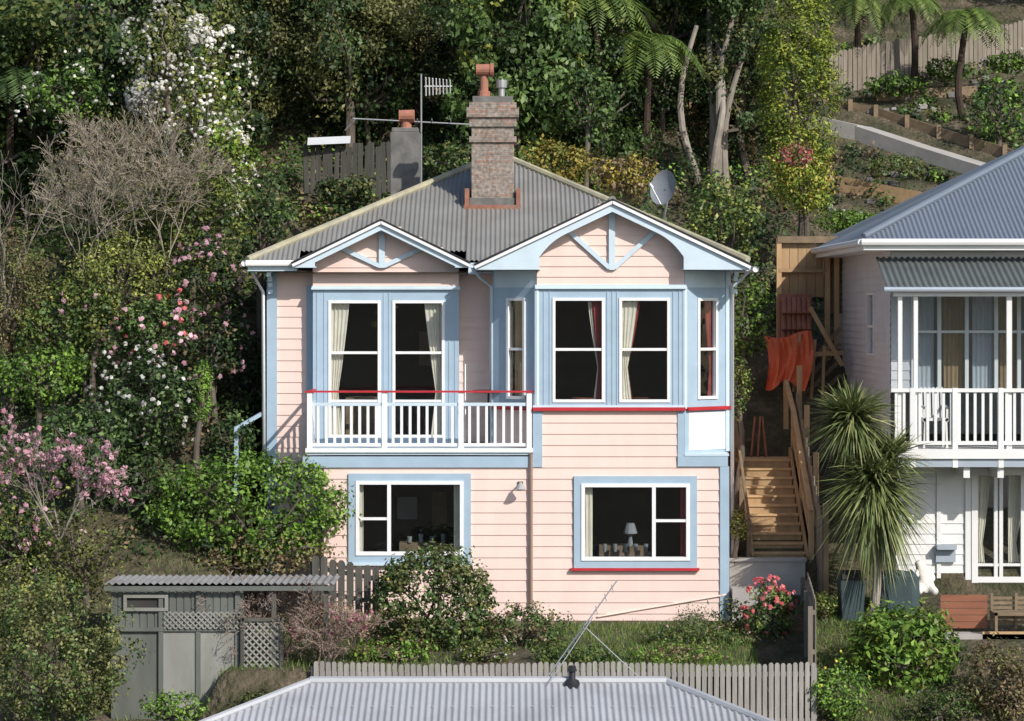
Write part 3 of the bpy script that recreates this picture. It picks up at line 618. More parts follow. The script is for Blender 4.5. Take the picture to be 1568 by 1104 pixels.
fence('old_picket_fence',[(X(945,19),19.5),(X(1155,19),19.)],1.1,.12,.05,'tan')
fence('timber_paling_fence',[(X(1268,22.5),22.3),(X(1420,23.5),23.3),(X(1640,25),25.)],1.2,.13,.015,'paling_t')
ww=MB(); ww.hexa([(X(468,12),12.5,Z(222,12.5)),(X(535,12),12.3,Z(220,12.5)),(X(535,12),12.33,Z(220,12.5)),(X(468,12),12.53,Z(222,12.5)),(X(468,12),12.7,Z(210,12.5)),(X(535,12),12.5,Z(208,12.5)),(X(535,12),12.53,Z(208,12.5)),(X(468,12),12.73,Z(210,12.5))],'ngrey'); ww.done('leaning_iron_sheet')
pm=MB(); pp=[(8.2,21.0),(9.5,20.3),(11,19.0),(12.5,17.6),(14,16.2),(17,14)]
for (x0,y0),(x1,y1) in zip(pp[:-1],pp[1:]):
    dx,dy=x1-x0,y1-y0; l=math.hypot(dx,dy); nx,ny=-dy/l*.6,dx/l*.6
    z0=H(x0,y0)+.12; z1_=H(x1,y1)+.12
    pm.hexa([(x0-nx,y0-ny,z0-.5),(x1-nx,y1-ny,z1_-.5),(x1+nx,y1+ny,z1_-.5),(x0+nx,y0+ny,z0-.5),(x0-nx,y0-ny,z0),(x1-nx,y1-ny,z1_),(x1+nx,y1+ny,z1_),(x0+nx,y0+ny,z0)],'path')
pm.done('concrete_path')
rw=MB()
for i in range(len(pp)-1):
    (x0,y0),(x1,y1)=pp[i],pp[i+1]; a=(x0+.4,y0+.9,H(x0,y0)+.62);b=(x1+.4,y1+.9,H(x1,y1)+.62)
    for q in range(4): rw.beam((a[0],a[1],a[2]-.175*q),(b[0],b[1],b[2]-.175*q),.09,.17,'tim2')
    for t in (0,.5):
        c=[a[j]+(b[j]-a[j])*t for j in range(3)]; rw.box(c[0]-.06,c[0]+.06,c[1]-.14,c[1]-.05,c[2]-.75,c[2]+.14,'tim2')
rw.done('timber_retaining_wall')
rw=MB()
for q in (0,.22): rw.beam((X(1285,17.),17.2-q*1.5,H(8.4,17.2)+.15-q),(X(1480,16),15.4-q*1.5,H(11.4,15.4)+.2-q),.08,.2,'tan')
rw.beam((X(1340,22),21.9,H(9.9,21.9)+.15),(X(1500,22),22.4,H(13,22.4)+.15),.1,.28,'tim2'); rw.beam((X(1300,14),14.2,H(8.4,14.2)+.1),(X(1440,13.5),13.4,H(11,13.4)+.1),.08,.2,'tim2')
rw.done('garden_edging')
st=MB(); sx0,sx1=4.72,5.72
for i in range(11):
    y0=.95+.28*i; z0=1.05+.165*(i+1)
    st.box(sx0,sx1,y0-.03,y0+.28,z0-.04,z0,'tim'); st.box(sx0+.02,sx1-.02,y0,y0+.02,z0-.165,z0-.042,'tan')
st.beam((sx0-.03,.85,1.05),(sx0-.03,4.1,2.98),.05,.28,'tan'); st.beam((sx1+.03,.85,1.05),(sx1+.03,4.1,2.98),.05,.28,'tan')
for y,z in ((.9,1.0),(2.5,1.9),(4.1,2.85),(5.6,3.4)):
    st.box(sx1+.06,sx1+.16,y-.05,y+.05,z-.3,z+1.0,'tim')
    st.box(sx0-.15,sx0-.06,y-.05,y+.05,z-.3,z+.85,'tim2')
for dz in (1.0,.55): st.beam((sx1+.11,.9,1.0+dz-.0),(sx1+.11,4.1,2.85+dz),.09,.1,'tim')
st.beam((sx1+.11,4.1,3.85),(sx1+.11,5.6,4.4),.09,.1,'tim')
st.beam((sx0-.1,.9,1.85),(sx0-.1,4.1,3.7),.05,.07,'tim2')
st.box(sx0-.1,sx1+.2,4.0,5.6,2.8,2.88,'tim')
for i in range(6): st.box(sx0,sx1,5.6+.3*i,5.92+.3*i,2.88+.17*i,3.05+.17*i,'tan')
for i in range(14): st.box(sx1+.2,sx1+.225,-.1+.33*i,.2+.33*i,.4+.14*i,2.0+.17*i,'paling_t')
for y in (-.1,1.5,3.1,4.5): st.box(sx1+.23,sx1+.33,y,y+.1,.2+.4*y,2.3+.55*y,'tan')
st.done('timber_staircase')
cw=MB(); cw.box(4.2,5.66,.42,.62,-.1,1.09,'path'); cw.box(4.18,5.68,.38,.66,1.09,1.15,'path'); cw.box(4.2,5.0,-.25,.42,-.1,.62,'path'); cw.done('concrete_retaining_wall')
hd=MB(); y=8.5
for i in range(5): hd.box(X(1196+i*13.2,y),X(1208.5+i*13.2,y),y,y+.03,Z(455,y),Z(368,y),'tan')
for u in (1192,1266,1280,1296): hd.box(X(u,y)-.05,X(u,y)+.06,y-.12,y-.02,3.5,Z(364,y),'tim')
hd.box(X(1190,y),X(1300,y),y-.14,y-.1,Z(372,y),Z(362,y),'tim2'); hd.box(X(1192,y),X(1265,y),y-.13,y-.02,Z(414,y)-.04,Z(414,y)+.04,'tan')
hd.box(X(1262,y),X(1312,y),y,y+.04,Z(480,y),Z(385,y),'tim2')
for i in range(4): hd.beam((X(1232,7),7.,Z(625-i*20,7)),(X(1302,5.5),7.2,Z(575-i*24,7)),.04,.09,'tim2')
for (u0,v0,u1,v1) in ((1205,545,1290,540),(1215,600,1225,510),(1240,640,1248,520),(1258,640,1262,530),(1290,560,1240,470)): hd.beam((X(u0,6.8),6.8,Z(v0,6.8)),(X(u1,6.9),6.9,Z(v1,6.9)),.06,.1,'tan')
hd.done('timber_hoarding')
tl=MB(); y=8.
for r in range(3):
    for c_ in range(6):
        x=X(1196,y)+c_*.11; z=Z(530,y)+.36*r
        tl.tube([(x+.05,y-.05*r,z+.36),(x+.05,y-.12-.05*r,z)],[.05,.065],'terra',8)
tl.box(X(1194,y),X(1243,y),y,y+.3,4.3,Z(450,y),'terra'); tl.done('stacked_roof_tiles')
# orange tarpaulin draped down the bank with folds
tp=MB(); g=[]; rn=random.Random(4)
for j in range(13):
    row=[]
    for i in range(19):
        s=i/18;t=j/12
        u=1160+14*math.sin(t*2.2)+ (60+14*t)*s+ (10*(1-t)); v=590-78*t+8*math.sin(s*7+1)*(1-t)+6*math.sin(s*5)*t
        row.append((X(u,6.6),6.35+.55*t+.075*math.sin(s*17+t*2.5)+.05*math.sin(s*31-t*4)+rn.uniform(-.01,.01),Z(v,6.6)))
    g.append(row)
for j in range(12):
    for i in range(18): tp.quad(g[j][i],g[j][i+1],g[j+1][i+1],g[j+1][i],'orange')
tp.done('orange_tarpaulin',None,True)
tb=MB()
for i,(u0,u1) in enumerate(((1150,1158),(1160,1166),(1172,1168))): tb.beam((X(u0,4.4),4.3,2.88),(X(u1,4.4),4.6,3.7),.04,.09,'brown')
tb.done('leaning_planks')
hr=MB(); hr.beam((X(362,1.3),1.0,Z(657,1)),(X(412,1.6),1.6,Z(627,1.6)),.05,.07,'blue'); hr.box(X(362,1)-.04,X(362,1)+.04,.95,1.05,2.2,Z(655,1),'blue'); hr.box(X(408,1.6)-.04,X(408,1.6)+.04,1.55,1.65,3,Z(628,1.6),'blue'); hr.done('side_handrail')
sh=MB(); y=-4.5; Fs_=ffront(y); x0,x1=X(170,y),X(372,y); zt=Z(896,y)
corr(sh,[(x0-.1,y-.15,zt+.02),(x1+1.6,y-.15,zt+.02),(x1+1.6,y+1.5,zt+.0),(x0-.1,y+1.5,zt+.0)],'roof_s',.12,.018)
sh.box(x0-.1,x1+1.6,y-.17,y-.15,zt-.08,zt-.0,'shed')
sh.box(x0,x1,y,y+1.4,-1.6,zt-.02,'shed')
for i in range(18): sh.fbox(Fs_,x0+i*(x1-x0)/18,x0+i*(x1-x0)/18+.09,0,.018,Z(962,y),zt-.1,'shed')
sh.fbox(Fs_,X(250,y),X(362,y),.02,.03,-1.5,Z(965,y),'shedp')
for u in (247,304,364): sh.fbox(Fs_,X(u,y)-.04,X(u,y)+.04,.0,.06,-1.6,zt-.1,'shed')
sh.fbox(Fs_,x0,x1,.02,.07,Z(966,y),Z(960,y),'shed')
wn=(X(190,y),X(258,y),Z(935,y),Z(910,y)); window(sh,Fs_,*wn,n=.03,k='shedp'); sh.fbox(Fs_,wn[0],wn[1],0,.02,wn[2],wn[3],'dark')
def lattice(mb,y,xa_,xb_,za,zb_,k,st=.12,w=.03):
    hgt=zb_-za; s=xa_-hgt
    while s<xb_:
        for sg in (1,-1):
            p=(s,za) if sg>0 else (s,zb_); q=(s+hgt,zb_) if sg>0 else (s+hgt,za)
            t0=max(0,(xa_-s)/hgt); t1=min(1,(xb_-s)/hgt)
            if t1>t0+.02:
                a=(p[0]+(q[0]-p[0])*t0,y+.006*sg,p[1]+(q[1]-p[1])*t0); b=(p[0]+(q[0]-p[0])*t1,y+.006*sg,p[1]+(q[1]-p[1])*t1)
                mb.beam(a,b,.01,w,k)
        s+=st
lattice(sh,y-.09,X(252,y),X(372,y),Z(962,y),Z(936,y),'shedp',.1,.025)
for u in (420,500): sh.box(X(u,y)-.04,X(u,y)+.04,y-.1,y,-1.2,zt,'paling_d')
sh.done('garden_shed')
lt=MB(); lattice(lt,y-.1,X(372,y),X(432,y),-1.5,Z(950,y),'shedp',.12,.03); lt.box(X(372,y)-.03,X(372,y)+.03,y-.14,y-.06,-1.6,Z(945,y),'paling_d'); lt.box(X(432,y)-.03,X(432,y)+.03,y-.14,y-.06,-1.6,Z(945,y),'paling_d'); lt.box(X(372,y),X(432,y),y-.14,y-.06,Z(950,y),Z(945,y),'paling_d'); lt.done('garden_lattice')
bq=MB(); x0,x1=X(1345,-.6),X(1402,-.6); g=[]
for j in range(7):
    t=j/6; ex_=.02+.05*(1-t); z=.2+.85*t-(.0 if t<.9 else .05); n=24; row=[]
    for i in range(n):
        a=2*math.pi*i/n; sx=np.sign(math.cos(a))*abs(math.cos(a))**.45; sy=np.sign(math.sin(a))*abs(math.sin(a))**.45; sc=(1.0 if t<.95 else .75)*(1+.04*math.sin(i*3)*(1-t))
        row.append(((x0+x1)/2+sx*((x1-x0)/2+ex_)*sc,-.7+sy*.32*sc,z+.04*math.sin(i*1.1)*t))
    g.append(row)
for j in range(6):
    for i in range(24): bq.quad(g[j][i],g[j][(i+1)%24],g[j+1][(i+1)%24],g[j+1][i],'cover')
bq.poly(g[-1],'cover'); bq.done('covered_barbecue',None,True)
bn=MB(); x0,x1=X(1283,-.8),X(1322,-.8)
bn.hexa([(x0+.04,-1.1,.1),(x1-.04,-1.1,.1),(x1-.04,-.65,.1),(x0+.04,-.65,.1),(x0,-1.15,Z(885,-.8)),(x1,-1.15,Z(885,-.8)),(x1,-.6,Z(885,-.8)),(x0,-.6,Z(885,-.8))],'cover')
bn.hexa([(x0-.02,-1.18,Z(885,-.8)),(x1+.02,-1.18,Z(885,-.8)),(x1+.02,-.58,Z(885,-.8)),(x0-.02,-.58,Z(885,-.8)),(x0+.02,-1.1,Z(876,-.8)),(x1-.02,-1.1,Z(876,-.8)),(x1-.02,-.6,Z(874,-.8)),(x0+.02,-.6,Z(874,-.8))],'black')
bn.tube([(x0+.05,-.6,.2),(x0+.12,-.6,.2)],[.1,.1],'black',12); bn.tube([(x1-.12,-.6,.2),(x1-.05,-.6,.2)],[.1,.1],'black',12)
bn.done('wheelie_bin',None,False,.015)
sx,sy,sz=X(1415,-.4),-.4,Z(908,-.4)
vs=[(0,0,.1),(0,0,.3),(-.02,0,.45),(-.1,-.02,.55),(-.14,-.03,.62),(.12,-.12,.1),(.2,-.25,.02),(-.1,-.14,.12),(-.16,-.28,.02),(.1,-.02,.42),(.17,-.06,.28),(.08,-.14,.2),(.0,.0,-.02),(-.1,-.02,.4),(-.2,-.1,.3)]
es=[(0,1),(1,2),(2,3),(3,4),(0,5),(5,6),(0,7),(7,8),(2,9),(9,10),(10,11),(0,12),(2,13),(13,14)]
rs=[.15,.13,.11,.07,.09,.09,.07,.09,.07,.065,.05,.04,.16,.065,.05]
me=bpy.data.meshes.new('garden_statue'); me.from_pydata([(a+sx,b+sy,c+sz) for a,b,c in vs],es,[]); o=bpy.data.objects.new('garden_statue',me); COL.objects.link(o)
bpy.context.view_layer.objects.active=o; o.modifiers.new('skin','SKIN')
for i,r in enumerate(rs): me.skin_vertices[0].data[i].radius=(r,r)
me.skin_vertices[0].data[0].use_root=True
s=o.modifiers.new('sub','SUBSURF'); s.levels=2; s.render_levels=2; me.materials.append(M['stone'])
bw=MB(); y=-1.6
for i in range(5): bw.box(X(1440,y),X(1512,y),y,y+.04,Z(962,y)+i*.125,Z(962,y)+i*.125+.115,'brown')
for i in range(2): bw.box(X(1500,y),13,y-.3,y-.24,Z(990,y)+i*.16,Z(990,y)+i*.16+.15,'tim')
bw.box(X(1445,y),13,y-.3,y+1.8,-.6,Z(968,y),'path')
bw.done('timber_planter_wall')
bc=MB(); x0=X(1516,y)
for i in range(6): bc.box(x0,x0+.9,y-.0,y+.03,Z(955,y)+i*.09,Z(955,y)+i*.09+.05,'tim2')
for dx in (0,.45,.85): bc.box(x0+dx,x0+dx+.05,y-.05,y+.0,Z(962,y),Z(908,y),'tim2')
bc.box(x0,x0+.95,y-.5,y-.02,Z(938,y),Z(934,y),'tim2'); bc.box(x0,x0+.05,y-.5,y-.44,Z(962,y),Z(934,y),'tim2'); bc.done('garden_bench')

# ---------------------------------------------------------------- vegetation
def nrm(a): return a/np.maximum(np.linalg.norm(a,axis=-1,keepdims=True),1e-9)
class FM:
    def __init__(s,seed): s.V=[];s.T=[];s.K=[];s.mats=[];s.rng=np.random.default_rng(seed)
    def mi(s,k):
        if k not in s.mats: s.mats.append(k)
        return s.mats.index(k)
    def addq(s,Q,t,k):
        s.V.append(Q.reshape(-1,4,3)); s.T.append(np.broadcast_to(np.asarray(t,float),(len(Q),)).copy()); s.K.append(np.full(len(Q),s.mi(k)))
    def leaves(s,P,N,L,asp,t,k):
        r=s.rng; n=len(P); N=nrm(N); a=nrm(np.cross(N,r.normal(size=(n,3)))); b=np.cross(N,a)
        l=(L*(.6+.8*r.random(n)))[:,None]; w=l*asp
        fold=N*l*.12
        s.addq(np.stack([P-a*l*.5,P+b*w*.5+a*l*.05-fold,P+a*l*.5,P-b*w*.5+a*l*.05-fold],1),t,k)
    def crown(s,c,r,nc,nl,cr,L,k,asp=.55,shell=.45,lump=.22,up=.35,k2=None,f2=.3,cut=None,squash=1.,topk=None):
        g=s.rng; c=np.array(c,float); r=np.array(r,float)
        d=nrm(g.normal(size=(nc,3))); a1,a2=g.normal(size=3)*2.2,g.normal(size=3)*3.5
        lm=1+lump*np.sin(d@a1+g.random()*6)+lump*.7*np.sin(d@a2+g.random()*6)
        rad=shell+(1-shell)*g.random(nc)**.6
        C=c+d*(rad*lm)[:,None]*r
        if cut is not None: C=C[C[:,2]>cut]
        n_=len(C); crk=cr*(.5+.9*g.random(n_)); ct=g.normal(size=n_)*.16
        idx=np.repeat(np.arange(n_),nl); d2=nrm(g.normal(size=(len(idx),3)))
        P=C[idx]+d2*(crk[idx]*g.random(len(idx))**.45)[:,None]*np.array([1,1,squash])
        N=d2*.5+(P-c)/r*.4+g.normal(size=P.shape)*.45+np.array([0,0,up])
        t=np.clip(.45+ct[idx]+g.normal(size=len(idx))*.16,0,1)
        if k2:
            m=(g.random(n_)<f2)[idx]; s.leaves(P[m],N[m],L,asp,t[m],k2); m=~m; s.leaves(P[m],N[m],L,asp,t[m],k)
        else: s.leaves(P,N,L,asp,t,k)
        return C,crk
    def flowers(s,C,crk,c,n,size,k,petals=7):
        g=s.rng; c=np.array(c); w=np.linalg.norm(C-c,axis=1); w=w/w.max(); w=w**4
        if n>300:  # blossom: grouped on a share of the branches
            w=w*(g.random(len(C))<.28)
        i=g.choice(len(C),n,p=w/w.sum())
        d=nrm(nrm(C[i]-c)+g.normal(size=(n,3))*(.9 if n>300 else .5)+np.array([0,-.5,.25]))
        P=C[i]+d*(crk[i]*(.9 if n>300 else 1.02))[:,None]
        idx=np.repeat(np.arange(n),petals); o=nrm(g.normal(size=(len(idx),3)))
        s.leaves(P[idx]+o*size*.3,o+d[idx],size*.75,.85,np.clip(.5+g.normal(size=len(idx))*.25,0,1),k)
    def tube(s,pts,rs,k,sides=6):
        pts=np.array(pts,float); rs=np.array(rs,float); R=[]
        for i in range(len(pts)):
            d=nrm((pts[min(i+1,len(pts)-1)]-pts[max(i-1,0)])[None])[0]
            U=np.array([0,0,1.]) if abs(d[2])<.9 else np.array([0,1.,0])
            r=nrm(np.cross(d,U)[None])[0]; u=np.cross(r,d); a=np.arange(sides)*2*math.pi/sides
            R.append(pts[i]+rs[i]*(np.cos(a)[:,None]*r+np.sin(a)[:,None]*u))
        R=np.array(R); nx=np.roll(R,-1,axis=1)
        Q=np.stack([R[:-1],nx[:-1],nx[1:],R[1:]],2).reshape(-1,4,3); s.addq(Q,.5,k)
    def limb(s,a,b,r0,r1,k,bend=.15,seg=5,sides=6):
        a=np.array(a,float);b=np.array(b,float); l=np.linalg.norm(b-a); o=s.rng.normal(size=3)*l*bend; o2=s.rng.normal(size=3)*l*bend*.4
        t=np.linspace(0,1,seg+1)[:,None]; P=a+(b-a)*t+o*np.sin(math.pi*t)+o2*np.sin(2*math.pi*t)
        s.tube(P,r0+(r1-r0)*np.linspace(0,1,seg+1)**.8,k,sides); return P
    def twigs(s,base,d,length,rad,levels,k,split=3,spread=.5,upb=.25,shr=.72,rmin=.0045):
        rn=random.Random(int(s.rng.integers(1e6))); tips=[]
        st=[(Vector(base),Vector(d).normalized(),length,rad,levels)]
        while st:
            p,dd,l,r,lv=st.pop(); m=p+dd*l*.5+Vector((rn.uniform(-1,1),rn.uniform(-1,1),rn.uniform(-1,1)))*l*.08; e=p+dd*l
            s.tube([p,m,e],[max(r,rmin),max(r*.8,rmin),max(r*.62,rmin)],k,3 if lv<3 else 5)
            if lv<=2: tips.append(tuple(e))
            if lv<=0: continue
            for i in range(split if rn.random()<.7 else split+1):
                q=(dd+Vector((rn.gauss(0,1),rn.gauss(0,1),rn.gauss(0,1)))*spread+Vector((0,0,upb))).normalized()
                st.append((e if i<2 else m,q,l*shr*rn.uniform(.75,1.2),r*.55,lv-1))
        return np.array(tips)
    def straps(s,c,n,L,W,k,zlo=-.9,droop=.5,ins=.08):
        g=s.rng; d=nrm(g.normal(size=(n,3))); d[:,2]=g.uniform(zlo,1,n); d=nrm(d); l=L*(.75+.45*g.random(n)); side=nrm(np.cross(d,np.array([0,0,1.])+g.normal(size=(n,3))*.25))
        ts=[0,.3,.65,1.]; ws=[.5,1,.8,.06]; c=np.array(c,float)+d*ins+g.normal(size=(n,3))*.05
        dr=(droop*l*g.uniform(.3,1.4,n))[:,None]*np.array([0,0,-1.]); pt=[c+d*(l*t)[:,None]+dr*t*t for t in ts]; tt=np.clip(.5+g.normal(size=n)*.22,0,1)
        for i in range(3): s.addq(np.stack([pt[i]-side*W*ws[i]*.5,pt[i]+side*W*ws[i]*.5,pt[i+1]+side*W*ws[i+1]*.5,pt[i+1]-side*W*ws[i+1]*.5],1),tt,k)
    def fronds(s,c,n,L,k,droop=.55,up=.45):
        g=s.rng; c=np.array(c,float)
        for i in range(n):
            a=2*math.pi*(i+g.random()*.5)/n; l=L*g.uniform(.8,1.15); h=np.array([math.cos(a),math.sin(a),0]); u=up*g.uniform(.6,1.4); dr=droop*g.uniform(.8,1.3)
            t=np.linspace(0,1,34); P=c+h*(l*t*(1-.15*t))[:,None]+np.array([0,0,1])*(l*(u*t-(u+dr)*t*t))[:,None]
            s.tube(P[::6],np.linspace(.02,.006,len(P[::6])),k,3)
            sd=np.cross(h,[0,0,1]); wl=l*.26*np.sin(math.pi*np.clip(t*.92+.06,0,1))**.7
            T=np.gradient(P,axis=0); T=nrm(T)
            for sg in (-1,1):
                dirv=nrm(sd*sg+T*.45+np.array([0,0,-.25])+g.normal(size=(34,3))*.08); tip=P+dirv*wl[:,None]; mid=P+dirv*(wl*.5)[:,None]; wd=T*l*.016
                s.addq(np.stack([P,mid-wd,tip,mid+wd],1),np.clip(.5+g.normal(size=34)*.15+g.normal()*.15,0,1),k)
    def done(s,name,parent=None,link=True):
        V=np.concatenate(s.V).reshape(-1,3).astype(np.float32); n=len(V)//4
        me=bpy.data.meshes.new(name); me.vertices.add(n*4); me.vertices.foreach_set('co',V.ravel()); me.loops.add(n*4); me.loops.foreach_set('vertex_index',np.arange(n*4,dtype=np.int32))
        me.polygons.add(n); me.polygons.foreach_set('loop_start',np.arange(0,n*4,4,dtype=np.int32))
        for k in s.mats: me.materials.append(M[k])
        me.polygons.foreach_set('material_index',np.concatenate(s.K).astype(np.int32)); me.update(calc_edges=True)
        at=me.attributes.new('tint','FLOAT','FACE'); at.data.foreach_set('value',np.concatenate(s.T).astype(np.float32))
        o=bpy.data.objects.new(name,me)
        if link: COL.objects.link(o)
        if parent: o.parent=parent
        return o
SEED=[10]
def plant(name,u,v,ru,rv,y,k,leaf=.09,dens=1.,ry=None,k2=None,f2=.3,cr=None,flower=None,trunk=True,tr_r=None,shell=.5,lump=.14,asp=.62,bark='bark',up=.35,cut=None):
    SEED[0]+=1; F=FM(SEED[0]); sc=(50+y)/FC; rx,rz=ru*sc,rv*sc; ryy=ry if ry else min(rx,rz*1.3)*.85; c=(X(u,y),y,Z(v,y))
    cr=cr or .2*min(rx,rz,1.3)+.05
    area=4.19*(rx*rz+rx*ryy+ryy*rz)
    tot=int(dens*area*2.1/(leaf*leaf*asp*.5)*.55); nc=max(20,int(area*.9/(cr*cr))); nl=max(6,tot//nc)
    C,ck=F.crown(c,(rx*.88,ryy*.88,rz*.88),nc,nl,cr,leaf,k,asp,shell,lump,up,k2,f2,cut)
    g=H(c[0],c[1])
    if trunk:
        base=(c[0],c[1],g-.2); t=tr_r or .04+.02*rz
        top=(c[0],c[1],max(g+.1,c[2]-rz*.5)); F.limb(base,top,t*1.3,t,bark,.04,5,8)
        for i in F.rng.permutation(len(C))[:14]: F.limb(top,C[i],t*.6,.012,bark,.12,4,5)
    if flower:
        for (fk,n,sz) in flower: F.flowers(C,ck,c,n,sz,fk)
    return F.done(name)
forest=empty('hillside_forest')
prot=[]
for i,(k,k2,lf) in enumerate((('L_dark','L_mid',.15),('L_mid','L_dark',.13),('L_dark','L_olive',.12),('L_mid','L_yel',.14),('L_olive','L_dark',.11))):
    F=FM(500+i); C,ck=F.crown((0,0,3.6),(1.9,1.9,2.3),90,180,.5,lf,k,.55,.4,.3,.35,k2,.3)
    F.limb((0,0,-.5),(0,0,3.),.17,.1,'bark',.06,6,8)
    for j in F.rng.permutation(len(C))[:18]: F.limb((0,0,2.0),C[j],.07,.015,'bark',.12,4,5)
    o=F.done('tree_proto',link=False); prot.append(o.data)
rn=random.Random(3); cnt=0
y=11.5
while y<46:
    x=-(50+y)*.23-3
    while x<(50+y)*.23+3:
        px,py=x+rn.uniform(-1,1),y+rn.uniform(-1,1)
        skip=(px>6.2 and py<26.5) or (px>4 and py<15) or (abs(px+.5)<6 and py<13.2) or rn.random()<.1
        if not skip:
            cnt+=1; o=bpy.data.objects.new('tree_%d'%cnt,prot[rn.choice([0,0,1,2,2,3,4] if py<30 else [0,1,2,4])]); COL.objects.link(o); o.parent=forest
            s=rn.uniform(.75,1.25)*(1 if py<30 else 1.35); o.location=(px,py,H(px,py)-.3); o.scale=(s,s,s*rn.uniform(.9,1.25)); o.rotation_euler=(rn.uniform(-.06,.06),rn.uniform(-.06,.06),rn.uniform(0,6.3))
        x+=2.7+(y-11)*.05
    y+=2.7+(y-11)*.06
F=FM(900); g=F.rng; n=6500; px=g.uniform(-17,18,n); py=-1.5+27*g.random(n)**.8
m=~((px>-5.3)&(px<4.8)&(py<12.3))&~((px>4.2)&(px<17)&(py<9.5)); m&=~((px>7)&(py<24)&(g.random(n)<.55)); m&=~((px<-4.5)&(px>-8)&(py<-1)); px,py=px[m],py[m]
pd=np.min([np.hypot(px-(a[0]+(b[0]-a[0])*t),py-(a[1]+(b[1]-a[1])*t)) for a,b in zip(pp[:-1],pp[1:]) for t in (0,.33,.66)],axis=0); m=pd>1.1; px,py=px[m],py[m]
C=np.stack([px,py,terr(px,py)+g.random(len(px))*.45*np.where(px>7,.45,1)],1); idx=np.repeat(np.arange(len(C)),46); d2=nrm(g.normal(size=(len(idx),3))); P=C[idx]+d2*(np.where(C[:,0]>7,.28,.42)[idx]*(g.random(len(idx))**.5))[:,None]
ct=g.normal(size=len(C))*.2; t=np.clip(.4+ct[idx]+g.normal(size=len(idx))*.15,0,1); kk=(g.random(len(C)))[idx]
for k,lo,hi in (('L_dark',0,.36),('L_mid',.36,.66),('L_olive',.66,.80),('L_brown',.80,.88),('L_bright',.88,1.01)):
    q=(kk>=lo)&(kk<hi); F.leaves(P[q],d2[q]+np.array([0,-.3,.6])+g.normal(size=(q.sum(),3))*.4,.115,.55,t[q],k)
F.done('hillside_undergrowth')
F=FM(901); g=F.rng; n=60000; px=g.uniform(-7,11,n); py=g.uniform(-5,0.2,n); m=((px>.5)&(px<4.4)&(py<-.35)&(g.random(n)<.6))|((px>5.5)&(px<7.4))|((px<-1)&(g.random(n)<.3)); px,py=px[m],py[m]; n=len(px)
b=np.stack([px,py,terr(px,py)-.02],1); d=nrm(g.normal(size=(n,3))*.35+np.array([0,0,1])); l=g.uniform(.05,.18,n)[:,None]; sd=nrm(np.cross(d,g.normal(size=(n,3))))*.008
F.addq(np.stack([b-sd,b+sd,b+d*l+sd*.1,b+d*l-sd*.1],1),np.clip(.5+g.normal(size=n)*.2,0,1),'L_grass'); F.done('grass')
# left-hand trees
plant('blossom_tree',310,150,105,140,8,'L_yel',.10,.20,k2='L_mid',f2=.35,cr=.3,shell=.3,lump=.25,flower=[('F_white',850,.09)])
plant('blossom_tree',250,80,70,90,7.5,'L_yel',.09,.12,cr=.28,shell=.3,lump=.25,flower=[('F_white',500,.09)])
plant('rhododendron_shrub',160,55,60,50,12,'L_mid',.12,.6,flower=[('F_pink',90,.11),('F_white',70,.11)])
plant('rhododendron_shrub',110,150,70,60,9,'L_mid',.11,.6,k2='L_bright',flower=[('F_white',60,.09)])
plant('flowering_shrub',345,250,55,90,6,'L_yel',.11,.28,k2='L_bright',f2=.4,lump=.25,flower=[('F_white',90,.09)])
plant('broadleaf_tree',235,260,120,110,9,'L_mid',.1,.5,k2='L_yel')
def twigtree(name,u,vb,vt,y,k,levels=6,spread=.42,stems=4,tilt=.35,rad=.06,leafk=None,flowerk=None,nf=300,lf=.07,fs=.12,rmin=.0045,nleaf=2):
    SEED[0]+=1; F=FM(SEED[0]); x=X(u,y); zb=Z(vb,y); zt=Z(vt,y); L=(zt-zb)*.27; tips=[]
    g0=H(x,y); F.tube([(x,y,min(g0,zb)-.3),(x,y,zb)],[rad*1.4,rad],'bark',7)
    for i in range(stems):
        a=2*math.pi*i/stems+F.rng.random(); tips.append(F.twigs((x,y,zb),(math.cos(a)*tilt,math.sin(a)*tilt,1),L,rad*.7,levels,k,2,spread,.12,.76,rmin))
    T=np.concatenate(tips)
    if leafk:
        idx=np.repeat(np.arange(len(T)),nleaf); F.leaves(T[idx]+F.rng.normal(size=(len(idx),3))*.1,F.rng.normal(size=(len(idx),3)),lf,.5,np.clip(.5+F.rng.normal(size=len(idx))*.2,0,1),leafk)
    if flowerk:
        i=F.rng.integers(0,len(T),nf); idx=np.repeat(i,6); o=nrm(F.rng.normal(size=(len(idx),3))); F.leaves(T[idx]+o*.04,o,fs,.8,np.clip(.5+F.rng.normal(size=len(idx))*.25,0,1),flowerk)
    return F.done(name)
twigtree('bare_twiggy_tree',190,420,190,3.6,'twig',8,.40,4,.5,.035,'L_brown',rmin=.005,lf=.035,nleaf=1)
twigtree('bare_twiggy_tree',255,410,190,3.9,'twig',8,.40,3,.35,.03,'L_brown',rmin=.005,lf=.035,nleaf=1)
twigtree('bare_twiggy_tree',130,420,230,3.3,'twig',7,.4,4,.45,.03,rmin=.005)
twigtree('bare_tree',8,480,230,2.5,'palebark',5,.3,3,.25,.05)
plant('yellow_green_shrub',190,420,110,80,3.0,'L_yel',.07,.34,k2='L_olive',f2=.4,cr=.22,shell=.35)
plant('yellow_green_shrub',300,330,90,90,5.0,'L_mid',.09,.5,k2='L_yel',f2=.5)
plant('broadleaf_shrub',150,330,120,100,6.5,'L_olive',.1,.4,k2='L_mid',f2=.5)
plant('olive_conifer',20,450,68,105,2.6,'L_olive',.07,.5,k2='L_brown',f2=.3,cr=.2,asp=.4)
plant('privet_tree',90,500,80,80,2.4,'L_mid',.09,.5,k2='L_yel')
plant('camellia_shrub',315,425,55,62,3.,'L_dark',.085,.55,k2='L_yel',f2=.3,flower=[('F_pink',75,.12)])
